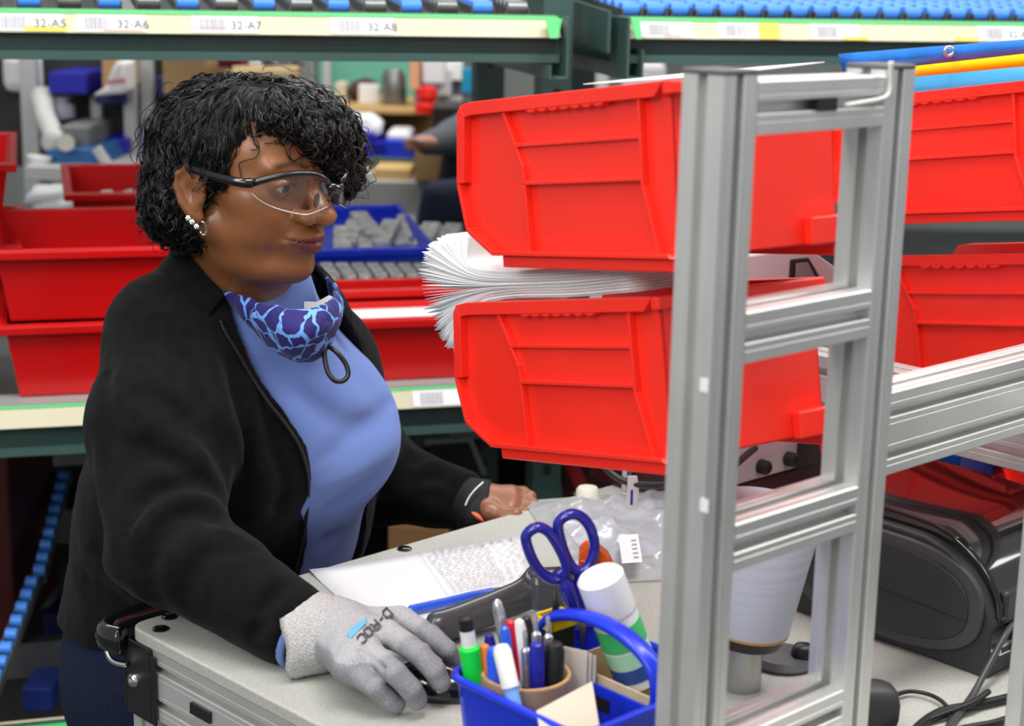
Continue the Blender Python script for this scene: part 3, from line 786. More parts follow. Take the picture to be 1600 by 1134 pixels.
# opening down the front, found where the photo shows the flap's edge on the jacket's surface
edge = []
for x, y in ((352, 470), (366, 500), (384, 540), (410, 585), (438, 625), (462, 660), (484, 698), (495, 745), (492, 800), (484, 850), (474, 895), (468, 930)):
    h = trace(x, y, torso_outer)
    if h is not None: edge.append(((h-CH).dot(Lt), h.z))
edge.sort(key=lambda e: e[1]); ez = np.array([e[1] for e in edge]); el = np.array([e[0] for e in edge])
pl_ = (p-A3(tuple(CH)))@A3(tuple(Lt)); pf_ = (p-A3(tuple(CH)))@A3(tuple(Ft))
l0 = np.interp(p[:, 2], ez, el); l1 = np.interp(p[:, 2], [.9, 1.05, 1.15, 1.25, 1.33, 1.38], [.12, .125, .13, .10, .06, .035])
sl = .85
open_ = smax(smax((l0-pl_)*sl, (pl_-l1)*sl, .01), -(pf_+.02), .01)
jk = smax(near, -open_, .006)
jk = smax(jk, -smin(cap(p, NB-Ft*.06-Z*.01, NB+Ft*.10+Z*.10, .054, .085), cap(p, NB+Ft*.0, NB+Ft*.02+Z*.16, .062, .085), .02), .006)   # neck hole
hem = (A3(tuple(P(88, 975, 2.14)))); hn = Vector((.55, -.1, 1)).normalized()
jk = smax(jk, -(((p-hem)@A3(tuple(hn)))+.012), .006)
cu = A3(tuple((wrR-elR).normalized())); jk = smax(jk, np.where(cap(p, elR, wrR+(wrR-elR)*.4, .08) < 0, (p-A3(tuple(wrR)))@cu-.004, -1), .003)
cuL = A3(tuple((wrL-elL).normalized())); jk = smax(jk, np.where(cap(p, elL, wrL+(wrL-elL)*.4, .08) < 0, (p-A3(tuple(wrL)))@cuL-.004, -1), .003)
jk = off_bench(p, jk)
v_, q_ = surf(g, jk); v_ = relax(v_, q_, 1, .3)
jacket = np_mesh('fleece_jacket', v_, q_, M_FLEECE, woman, True)
sd = jacket.modifiers.new('smooth', 'SUBSURF'); sd.levels = sd.render_levels = 1
# stand collar: a band round the back of the neck, open in front
def band(name, rows, m, thick, parent, sub=2, n=6):
    """rows of world points, top to bottom -> smooth cloth strip with thickness"""
    R_ = [spline(r, n) for r in rows]; cols = list(zip(*R_)); C_ = [spline(list(c), 4) for c in cols]
    w = len(C_); h = len(C_[0]); vs = [tuple(q) for c in C_ for q in c]
    fs = [(i*h+j, (i+1)*h+j, (i+1)*h+j+1, i*h+j+1) for i in range(w-1) for j in range(h-1)]
    m_ = MB(); m_.add(vs, fs); o = m_.build(name, m, parent, True)
    s = o.modifiers.new('thick', 'SOLIDIFY'); s.thickness = thick; s.offset = 0
    s = o.modifiers.new('smooth', 'SUBSURF'); s.levels = s.render_levels = 1
    return o
top = [P(352, 463, 1.845), P(326, 436, 1.852), P(303, 408, 1.866), P(284, 388, 1.90), P(292, 385, 1.99), P(350, 385, 2.05), P(430, 392, 2.07), P(490, 412, 2.03), P(512, 440, 1.98), P(517, 462, 1.955)]
mid = [P(334, 484, 1.832), P(306, 458, 1.836), P(282, 430, 1.850), P(262, 408, 1.89), P(270, 408, 2.0), P(345, 402, 2.075), P(440, 410, 2.09), P(505, 428, 2.04), P(528, 460, 1.985), P(532, 488, 1.96)]
bot = [P(329, 502, 1.836), P(296, 484, 1.846), P(266, 458, 1.865), P(240, 440, 1.905), P(250, 435, 2.0), P(335, 425, 2.09), P(450, 430, 2.10), P(520, 450, 2.05), P(548, 490, 1.99), P(552, 520, 1.965)]
band('collar', [top, mid, bot], M_FLEECE, .007, woman)
# zip tape and stitched facing along the near flap
zp = []
for x, y in ((345, 500), (354, 520), (372, 550), (395, 590), (420, 628), (447, 662), (470, 700), (482, 745), (480, 800), (472, 850), (463, 890)):
    h = trace(x, y, fleece_outer)
    if h is not None: zp.append(h-Y*.002-Z*.0)
M_ZIP = mat('black zip tape', (.01, .01, .012), .6, bump=(1500, .6, .001))
m = MB(); m.tube(spline(zp, 5), .0042, 6, flat=.5); m.build('zip', M_ZIP, woman, True)
# ---- shirt
g = G((-.62, 1.70, .86), (.0, 2.30, 1.40), .0055); p = g.p
def shirt_sdf(p):
    d = torso(p, .004)
    d = smin(d, ell(p, CH+Ft*.108+Lt*.065-Z*.026, (.080, .072, .092)), .06)
    d = smin(d, ell(p, CH+Ft*.098-Lt*.055-Z*.022, (.084, .076, .090)), .06)
    d = smin(d, ell(p, BE+Ft*.045+Z*.05, (.125, .13, .16)), .07)
    d = smin(d, cap(p, CH+Ft*.10, NB+Ft*.038-Z*.005, .075, .056), .05)
    d = smin(d, cap(p, NB-Z*.04, NB+Z*.005+Ft*.012, .080, .066), .04)
    return d
d = shirt_sdf(p)
SF = [([(420, 560), (470, 620), (540, 665), (600, 660)], .014, .009), ([(500, 720), (540, 690), (590, 650), (615, 620)], .012, .008),
      ([(500, 760), (550, 735), (605, 700), (622, 670)], .016, -.008), ([(500, 800), (545, 775), (600, 735)], .011, .009),
      ([(495, 850), (540, 830), (590, 790)], .011, .008), ([(470, 590), (530, 610), (590, 640)], .022, -.004), ([(560, 860), (580, 800), (600, 750)], .012, .004)]
d = add_folds(p, d, SF, shirt_sdf)+.0012*vnoise(p, 30, 8).astype(np.float32)
d = off_bench(p, np.maximum(d, .90-p[:, 2]))
d = smax(d, -cap(p, NB+Ft*.005+Z*.055, NB+Ft*.03+Z*.16, .055, .085), .006)
v_, q_ = surf(g, d); v_ = relax(v_, q_, 2, .4)
np_mesh('shirt', v_, q_, M_SHIRT, woman, True)
m = MB(); k = 24                                                    # sleeve of the shirt showing at the cuff
cd_ = (wrR-elR).normalized(); u_ = cd_.cross(Z).normalized(); w_ = u_.cross(cd_)
m.lathe(wrR-cd_*.012, u_, w_, cd_, [(.0395, 0), (.0405, .018), (.0395, .023), (.036, .023), (.036, 0)], 32, cap=False); m.build('shirt_cuff', M_SHIRT, woman, True)
# ---- jeans and shoes
g = G((-.68, 1.75, .05), (-.05, 2.45, 1.0), .012); p = g.p
d = ecap(p, HPc+Z*.06, HPc-Z*.06, (.158, .196), (.160, .200), (Ft, Lt))
for s in (-1, 1):
    hipj = HPc+Lt*s*.095-Z*.05; kn = HPc+Lt*s*.10+Ft*.05; kn = Vector((kn.x, kn.y, .48)); an = HPc+Lt*s*.11-Ft*.02; an = Vector((an.x, an.y, .10))
    d = smin(d, chain(p, [hipj, kn, an], [.108, .072, .058], .02), .035)
d = off_bench(p, np.maximum(d, p[:, 2]-.985))
v_, q_ = surf(g, d); v_ = relax(v_, q_, 2); np_mesh('jeans', v_, q_, M_JEAN, woman, True)
for s in (-1, 1):
    an = HPc+Lt*s*.11-Ft*.02; an = Vector((an.x, an.y, 0)); sg_ = G(an+Vector((-.16, -.22, -.01)), an+Vector((.26, .14, .12)), .01)
    d = cap(sg_.p, an+Z*.05-Ft*.03, an+Z*.035+Ft*.15, .045, .036); d = smin(d, cap(sg_.p, an+Z*.06, an+Z*.10, .045, .045), .03); d = np.maximum(d, .001-sg_.p[:, 2])
    v_, q_ = surf(sg_, d); np_mesh('shoe', v_, q_, M_BLACK, woman, True)
# belt loop seam on the jeans
st = [P(x, y, 1.965) for x, y in ((96, 1020), (104, 1012), (118, 1022), (124, 1045), (128, 1134))]
# ---- printed mask pulled down under the chin
M_MASK = mat('navy mask cloth', srgb(48, 48, 120), .7, spec=.2, sheen=.1, bump=(1200, .2, .0005))
nt = M_MASK.node_tree; b_ = nt.nodes['Principled BSDF']; tc = _n(nt, 'ShaderNodeTexCoord')
nz = _n(nt, 'ShaderNodeTexNoise'); nz.inputs['Scale'].default_value = 40; vo = _n(nt, 'ShaderNodeTexVoronoi', feature='DISTANCE_TO_EDGE'); vo.inputs['Scale'].default_value = 33
mx = _n(nt, 'ShaderNodeVectorMath', operation='MULTIPLY_ADD'); mx.inputs[1].default_value = (.022, .022, .022)
nt.links.new(tc.outputs['Object'], nz.inputs[0]); nt.links.new(nz.outputs['Color'], mx.inputs[0]); nt.links.new(tc.outputs['Object'], mx.inputs[2]); nt.links.new(mx.outputs[0], vo.inputs['Vector'])
cr_ = _n(nt, 'ShaderNodeValToRGB'); cr_.color_ramp.elements[0].position = .050; cr_.color_ramp.elements[0].color = (*srgb(112, 165, 240), 1)
cr_.color_ramp.elements[1].position = .068; cr_.color_ramp.elements[1].color = (*srgb(42, 38, 104), 1)
n3 = _n(nt, 'ShaderNodeTexNoise'); n3.inputs['Scale'].default_value = 55; m3 = _n(nt, 'ShaderNodeMapRange'); m3.inputs[1].default_value = .45; m3.inputs[2].default_value = .62; m3.inputs[3].default_value = -.012; m3.inputs[4].default_value = .045
nt.links.new(tc.outputs['Object'], n3.inputs[0]); nt.links.new(n3.outputs['Fac'], m3.inputs[0]); a3_ = _n(nt, 'ShaderNodeMath', operation='ADD'); nt.links.new(vo.outputs['Distance'], a3_.inputs[0]); nt.links.new(m3.outputs[0], a3_.inputs[1]); nt.links.new(a3_.outputs[0], cr_.inputs[0]); nt.links.new(cr_.outputs[0], b_.inputs['Base Color'])
r0 = [P(356, 462, 1.862), P(385, 472, 1.838), P(420, 486, 1.815), P(455, 492, 1.805), P(490, 490, 1.81), P(515, 474, 1.84), P(522, 452, 1.885), P(508, 436, 1.925)]
r1 = [P(350, 455, 1.858), P(383, 466, 1.828), P(420, 478, 1.800), P(455, 485, 1.788), P(493, 483, 1.795), P(523, 466, 1.832), P(527, 448, 1.885), P(510, 430, 1.93)]
r2 = [P(353, 462, 1.852), P(390, 484, 1.815), P(425, 505, 1.785), P(462, 516, 1.770), P(503, 510, 1.780), P(531, 492, 1.822), P(532, 472, 1.88), P(514, 450, 1.925)]
r3 = [P(358, 468, 1.852), P(394, 502, 1.818), P(428, 530, 1.792), P(462, 546, 1.779), P(502, 534, 1.790), P(526, 510, 1.835), P(529, 490, 1.89), P(515, 468, 1.93)]
r4 = [P(362, 474, 1.860), P(400, 518, 1.838), P(436, 548, 1.815), P(468, 566, 1.806), P(500, 556, 1.812), P(520, 528, 1.852), P(522, 505, 1.90), P(513, 480, 1.935)]
r5 = [P(366, 474, 1.872), P(404, 512, 1.860), P(440, 540, 1.845), P(470, 554, 1.835), P(496, 546, 1.84), P(512, 522, 1.87), P(514, 500, 1.91), P(510, 478, 1.94)]
mask = band('face_mask', [r0, r1, r2, r3, r4, r5], M_MASK, .003, woman, n=7)
t_ = bpy.data.textures.new('mask_folds', 'CLOUDS'); t_.noise_scale = .035
dm_ = mask.modifiers.new('folds', 'DISPLACE'); dm_.texture = t_; dm_.strength = .010; dm_.mid_level = .5
m = MB(); m.tube(spline([P(352, 457, 1.857), P(342, 448, 1.862), P(322, 436, 1.875), P(308, 425, 1.90)], 5), .0016, 8); m.build('ear_loop', M_BLACK, woman, True)
m = MB(); lp_ = [P(508, 538, 1.815), P(507, 556, 1.808), P(512, 580, 1.80), P(523, 594, 1.797), P(536, 595, 1.80), P(544, 585, 1.806), P(540, 568, 1.81), P(526, 550, 1.812), P(512, 540, 1.818)]
m.tube(spline(lp_, 6), .0029, 8); m.build('cord_loop', M_BLACK, woman, True)
m = MB(); m.prism(P(478, 480, 1.835), X, Z, Y, [(-.002, -.002), (.022, .002), (.030, .012), (.026, .014), (.012, .006), (-.002, .006)], 0, .002); m.build('mask_lining', M_WHITE, woman)
# shirt collar standing behind the mask
# ---- grey knitted glove on the right hand
def GZ(px, py, h): return PZ(px, py, T+h)
kn = [GZ(628, 968, .050), GZ(604, 988, .055), GZ(574, 1013, .052), GZ(545, 1042, .042)]
md = [GZ(672, 992, .046), GZ(655, 1020, .052), GZ(618, 1052, .046), GZ(585, 1074, .030)]
dp = [GZ(698, 1015, .036), GZ(680, 1048, .038), GZ(643, 1078, .030), GZ(606, 1092, .017)]
tp = [GZ(708, 1030, .024), GZ(689, 1066, .026), GZ(652, 1094, .017), GZ(620, 1101, .0105)]
wr0 = wrR+(wrR-elR).normalized()*.012; wr1 = GZ(518, 985, .036)
def glove(p):
    d = None
    for k in range(4):
        x = cap(p, wr1+(Z*.004 if k < 3 else -Z*.004)+B1*(.012-.008*k)*0, kn[k], .020, .0145 if k else .0135); d = x if d is None else smin(d, x, .018)
    d = smin(d, cap(p, wr0, wr1, .032, .026), .03)
    d = smin(d, cap(p, wr1-Z*.004, (kn[2]+kn[3])*.5-Z*.012, .022, .016), .02)
    rr = [(.0128, .0112, .0103, .0093), (.0132, .0116, .0106, .0096), (.0126, .0112, .0103, .0094), (.0116, .0102, .0094, .0086)]
    for k in range(4): d = smin(d, chain(p, [kn[k], md[k], dp[k], tp[k]], rr[k], .0015), .0045)
    for k in range(3):                                              # cleft between neighbouring fingers
        a = kn[k]*.42+kn[k+1]*.58+(md[k]-kn[k])*.12+Z*.012; b = (md[k]+md[k+1])*.5+Z*.012
        d = smax(d, -cap(p, a, b, .0009, .0022), .004)
    th = [wr1+Vector((.01, .012, -.008)), GZ(585, 962, .022), GZ(622, 978, .016), GZ(650, 1000, .015)]
    d = smin(d, chain(p, th, [.020, .0165, .0125, .0105], .006), .008)
    return d
pts_ = kn+md+tp+[wr0, wr1]; lo = np.min([tuple(q) for q in pts_], 0)-.045; hi = np.max([tuple(q) for q in pts_], 0)+.04; lo[2] = T-.004
g = G(lo, hi, .0019); p = g.p; d = glove(p)
for k in range(4):                                                  # wrinkles over the knuckles
    for t, dp_ in ((.0, .0012), (.09, .0012), (.93, .0010), (1.02, .0010)):
        c = kn[k]+(md[k]-kn[k])*t+Z*.010; sd_ = (kn[k]-kn[(k+1) % 4]).normalized() if k < 3 else (kn[2]-kn[3]).normalized()
        d = d+dp_*np.exp(-(cap(p, c-sd_*.008, c+sd_*.008, 0)/.0035)**2)
d = d+.0009*vnoise(p, 90, 6)
d = np.maximum(d, T+.001-p[:, 2])
v_, q_ = surf(g, d); v_ = relax(v_, q_, 1, .4)
M_GLOVE = mat('speckled grey knit', srgb(168, 168, 172), .9, spec=.15, attr='tint', noise=(900, .30, 2), bump=(800, .7, .0012))
# grey rubber on the palm side and fingertips, lighter knit on the back
up_ = (v_[:, 2]-np.array(wr1)[2]); gcol = np.tile(np.array(srgb(172, 172, 176)), (len(v_), 1)); rub = np.array(srgb(140, 141, 146))
w = np.zeros(len(v_))
for k in range(4):
    ax_ = np.array(tp[k]-kn[k]); L_ = np.linalg.norm(ax_); t = ((v_-np.array(kn[k]))@(ax_/L_))/L_
    dk = chain(v_.astype(np.float32), [kn[k], md[k], dp[k], tp[k]], [0, 0, 0, 0], .001); w = np.maximum(w, (dk < .016)*sstep(t, .32, .45)*.8)
ln = np.array(kn[3]-wr1); sb = (v_-np.array(wr1))@np.array(Vector(tuple(ln)).normalized())
sidew = sstep(cap(v_.astype(np.float32), wr1+Z*.03, kn[2]+Z*.03, 0), .040, .046)*(v_[:, 2] < T+.05)*(sb > .008)
w = np.maximum(w, sidew*.9); gcol = gcol*(1-w[:, None])+rub*w[:, None]
glv = np_mesh('knit_glove', v_, q_, M_GLOVE, woman, True, gcol)
M_KNIT = mat('pale knitted cuff', srgb(186, 184, 184), .95, spec=.1, noise=(700, .28, 2), bump=(520, 1.0, .002))
ca_ = (wr1-wr0).normalized(); cu_ = ca_.cross(Z).normalized(); cw_ = cu_.cross(ca_); nr = 96; vs_ = []; fs_ = []
prof_ = [(.0400, -.018), (.0445, -.023), (.0462, -.016), (.0455, .008), (.0440, .020), (.0405, .028), (.0360, .033), (.030, .036)]
for j, (r, h) in enumerate(prof_):
    for k in range(nr):
        a = 2*math.pi*k/nr; rr = r*(1+.012*(k % 2)+.03*math.sin(2*a+1)+.02*math.sin(3*a+2.)); dn = -.006*max(0, math.cos(a+.6))*(j < 4)
        vs_.append(wr0+cu_*rr*math.cos(a)+cw_*rr*.93*math.sin(a)+ca_*(h+dn+.002*math.sin(5*a)))
for j in range(len(prof_)-1):
    for k in range(nr): fs_.append((j*nr+k, j*nr+(k+1) % nr, (j+1)*nr+(k+1) % nr, (j+1)*nr+k))
vs_ = [Vector((v.x, v.y, max(v.z, T+.0015))) for v in vs_]
m = MB(); m.add(vs_, fs_); cf = m.build('glove_cuff', M_KNIT, woman, True); so = cf.modifiers.new('t', 'SOLIDIFY'); so.thickness = .003
# lettering on the back of the glove
def glove_hit(px, py): return trace(px, py, lambda q: glove(q), 1.3, 2.0)
M_GB = mat('sky blue glove print', srgb(105, 175, 235), .8)
def decal(name, polys, m, lift=.0024):
    mb = MB()
    for poly in polys:
        hs = [glove_hit(x, y) for x, y in poly]
        if any(h is None for h in hs): continue
        mb.add([h+(CAM-h).normalized()*lift for h in hs], [tuple(range(len(hs)))])
    if mb.v: mb.build(name, m, glv.parent).name = name
c0 = (604, 958); c1 = (554, 1008)                                    # first and last letter
ltr = {'D': [[(0, 0), (0, 1)], [(0, 1), (.55, 1), (.8, .75), (.8, .25), (.55, 0), (0, 0)]], '-': [[(.1, .5), (.6, .5)]],
       'R': [[(0, 0), (0, 1), (.6, 1), (.8, .8), (.6, .5), (0, .5)], [(.45, .5), (.8, 0)]], 'O': [[(.15, 0), (.65, 0), (.8, .2), (.8, .8), (.65, 1), (.15, 1), (0, .8), (0, .2), (.15, 0)]],
       'C': [[(.8, .15), (.65, 0), (.15, 0), (0, .2), (0, .8), (.15, 1), (.65, 1), (.8, .85)]]}
rd = np.array([c1[0]-c0[0], c1[1]-c0[1]], float); rl = np.linalg.norm(rd); rd /= rl; upd = np.array([-rd[1], rd[0]]); upd = -upd if upd[0] < 0 else upd
polys = []; pos = -6.
for ch in 'D-ROC':
    wd = 13.5 if ch != '-' else 9.5
    for st_ in ltr[ch]:
        for a, b in zip(st_[:-1], st_[1:]):
            pa, pb = [np.array(c0)+rd*(pos+q[0]*wd)+upd*(q[1]-.5)*13 for q in (a, b)]
            e = pb-pa; L_ = np.linalg.norm(e); e /= max(L_, 1e-6); nn = np.array([-e[1], e[0]])*1.35
            polys.append([pa-e*1.0-nn, pb+e*1.0-nn, pb+e*1.0+nn, pa-e*1.0+nn])
    pos += wd*.8+3.8
decal('glove_lettering', polys, mat('dark grey glove print', (.07, .07, .075), .8))
decal('glove_badge', [[(541, 990), (552, 978), (561, 984), (548, 997)], [(552, 978), (572, 964), (572, 973), (561, 984)]], M_GB)
# ---- fingerless black glove on the left hand
def fing(p):
    d = cap(p, wrL-Y*.0, P(745, 784, 2.155), .034, .030)
    for k in range(4): d = smin(d, cap(p, P(742, 780+6*k, 2.16-.008*k), P(770, 770+9*k, 2.160-.01*k), .020, .0165), .014)
    d = smin(d, cap(p, wrL-Z*.012, P(742, 808, 2.125), .026, .018), .015); return d
g = G(wrL+Vector((-.05, -.09, -.07)), wrL+Vector((.10, .06, .06)), .003); d = fing(g.p)
cutp = A3(tuple(P(769, 785, 2.15))); d = smax(d, (g.p-cutp)@A3(.97, -.1, .12), .003); v_, q_ = surf(g, d)
M_MESHG = mat('black mesh glove', (.012, .012, .014), .7, bump=(420, 1.0, .002), spec=.4); np_mesh('fingerless_glove', v_, q_, M_MESHG, woman, True)
m = MB(); m.tube(spline([P(755, 753, 2.125), P(742, 765, 2.115), P(732, 778, 2.11), P(727, 790, 2.105)], 5), .0012, 6); m.build('glove_piping', M_WHITE, woman, True)
m = MB(); m.tube(spline([P(737, 800, 2.10), P(746, 806, 2.098), P(756, 815, 2.098)], 5), [.0015+.004*math.sin(math.pi*i/10) for i in range(11)], 8, flat=.5); m.build('glove_lining', mat('coral glove lining', srgb(230, 100, 70), .7), woman, True)
# ================================================================ her hair
M_HAIR = mat('black hair mass', (.0045, .0038, .0035), .6, spec=.3)
M_CURL = mat('glossy black curls', (.0050, .0040, .0036), .27, spec=.55, coat=.10)
def hair_sdf(p):
    d = ell(p, (-.024, .002, .018), (.094, .082, .074))
    d = smin(d, ell(p, (-.056, 0, -.030), (.054, .080, .054)), .03)
    d = smin(d, ell(p, (-.050, -.046, -.050), (.044, .040, .034)), .02)
    d = smin(d, ell(p, (.034, .006, .066), (.052, .060, .030)), .03)       # volume swept over the brow
    d = smin(d, ell(p, (.076, .032, .046), (.032, .034, .032)), .02)       # fringe hanging on her far side
    d = smin(d, ell(p, (.094, .036, .014), (.018, .022, .026)), .02)
    d = smin(d, ell(p, (.084, -.004, .050), (.018, .026, .018)), .015)
    cut = ell(p, (.094, -.056, .004), (.064, .056, .054))                    # open forehead and face on the near side
    cut = smin(cut, ell(p, (.100, -.014, -.05), (.075, .070, .060)), .02)
    cut = smin(cut, ell(p, (.020, -.085, -.040), (.029, .040, .034)), .015)
    cut = smin(cut, box(p, (.08, 0, -.12), (.07, .2, .07)), .02)
    cut = smin(cut, ell(p, (-.004, -.096, -.042), (.015, .03, .027)), .008)
    return smax(d, -cut, .012)
g = G((-.15, -.12, -.125), (.145, .12, .135), .0036); p = g.p
d = hair_sdf(p)+.004*vnoise(p, 45, 11)+.0025*vnoise(p, 110, 12)
hv2, hq2 = surf(g, d+.004)
hair = np_mesh('hair', from_head(hv2), hq2, M_HAIR, woman, True)
def make_curls(n, kids, seed, r0, lmin, lmax, amp, w0, w1, spread, seg=30, lift=.002):
    R = np.random.RandomState(seed); gv = hv2
    pt = gv[R.choice(len(gv), n)]+R.normal(0, .002, (n, 3))
    L_ = R.uniform(lmin, lmax, n); ph = R.uniform(0, 6.28, n); wl = R.uniform(w0, w1, n); am = amp*R.uniform(.6, 1.3, n)
    up_ = (pt[:, 2] > .035) & (pt[:, 0] < .045); wl = np.where(up_, wl*1.7, wl); am = np.where(up_, am*.75, am)
    hand = R.choice([-1, 1], n); step = L_/seg; e = .002; ctr = []; sid = []; nrm = []
    def grad(q):
        q = q.astype(np.float32); f0 = hair_sdf(q); gx = [(hair_sdf(q+A3(*(e*np.eye(3)[k])))-f0)/e for k in range(3)]
        g_ = np.stack(gx, 1); return f0, g_/(np.linalg.norm(g_, axis=1)[:, None]+1e-9)
    part = np.array([-.002, -.030, .10])
    cur = pt.copy(); dirv = (pt-part)/.1+np.array([0, 0, -.5])+R.normal(0, .18, (n, 3)); lf = lift*R.uniform(.2, 1.6, n)
    for k in range(seg+1):
        f0, nn = grad(cur); cur = cur-nn*(f0-lf)[:, None]*.8
        dirv = dirv+np.array([0, 0, -.10]); dirv = dirv-nn*(dirv*nn).sum(1)[:, None]; dirv /= np.linalg.norm(dirv, axis=1)[:, None]+1e-9
        ctr.append(cur.copy()); sid.append(np.cross(nn, dirv)); nrm.append(nn)
        dirv = dirv+R.normal(0, .035, (n, 3)); cur = cur+dirv*step[:, None]
    ctr, sid, nrm = [np.stack(x, 1) for x in (ctr, sid, nrm)]
    tt = np.arange(seg+1)[None, :]*step[:, None]/wl[:, None]*6.283
    grow = (.45+.55*np.arange(seg+1)/seg)[None, :]; allp = []
    for c in range(kids):
        o1 = R.normal(0, spread, (n, 1)); o2 = R.normal(0, spread*.6, (n, 1)); dp = ph[:, None]+R.normal(0, .22, (n, 1)); a_ = am[:, None]*grow*R.uniform(.85, 1.15, (n, 1))
        q = ctr+sid*(a_*np.cos(tt+dp)+o1)[..., None]+nrm*(a_*.55*np.sin(tt+dp)*hand[:, None]+o2)[..., None]; allp.append(q)
    pts = np.concatenate(allp); N = len(pts)
    tan = np.gradient(pts, axis=1); tan /= np.linalg.norm(tan, axis=2)[..., None]+1e-9
    ref = np.array([.31, .2, .93]); u = np.cross(tan, ref); u /= np.linalg.norm(u, axis=2)[..., None]+1e-9; w = np.cross(tan, u)
    rr = r0*(1-.75*(np.arange(seg+1)/seg)**3)[None, :, None]; ring = []
    for k in range(3):
        a = 2*math.pi*k/3; ring.append(pts+rr*(u*math.cos(a)+w*math.sin(a)))
    V = np.stack(ring, 2).reshape(-1, 3); base = np.arange(N)[:, None, None]*(seg+1)*3; s_ = np.arange(seg)[None, :, None]*3; k = np.arange(3)[None, None, :]
    a = base+s_+k; b = base+s_+(k+1) % 3; q = np.stack([a, b, b+3, a+3], -1).reshape(-1, 4)
    return V, q
sets = [make_curls(1500, 6, 1, .00050, .07, .11, .0042, .022, .034, .0014), make_curls(420, 5, 2, .00045, .05, .09, .0070, .018, .028, .0010, lift=.005),
        make_curls(130, 2, 3, .00035, .05, .09, .0090, .018, .026, .0010, lift=.010)]
V = np.concatenate([a for a, b in sets]); o_ = np.cumsum([0]+[len(a) for a, b in sets]); Q = np.concatenate([b+o_[i] for i, (a, b) in enumerate(sets)])
np_mesh('curls', from_head(V), Q, M_CURL, hair, True)
# single curls lying on the forehead
m = MB()
for pp in ([(440, 205), (436, 215), (426, 222), (413, 224)], [(446, 200), (462, 212), (452, 236), (458, 250), (470, 244), (463, 232)], [(402, 226), (405, 236), (398, 246), (384, 250), (374, 256), (376, 268), (377, 276)],
           [(452, 214), (446, 228), (452, 246), (462, 252)], [(466, 226), (476, 240), (486, 250), (492, 262)], [(476, 236), (470, 250), (476, 262), (486, 258)], [(395, 215), (404, 222), (401, 232), (392, 234)]):
    hs = []
    for x, y in pp:
        h = trace(x, y, lambda q: head_sdf(((q-np.array(HO, np.float32))@MH.T.astype(np.float32)/HS).astype(np.float32))*HS, 1.5, 2.1)
        if h is not None: hs.append(h-(Y*.0025))
    if len(hs) > 2: m.tube(spline(hs, 6), .0006, 5)
m.build('loose_curl', M_CURL, hair, True)
NTH = ['first', 'second', 'third', 'fourth', 'fifth', 'sixth', 'seventh', 'eighth', 'ninth', 'tenth', 'eleventh', 'twelfth']
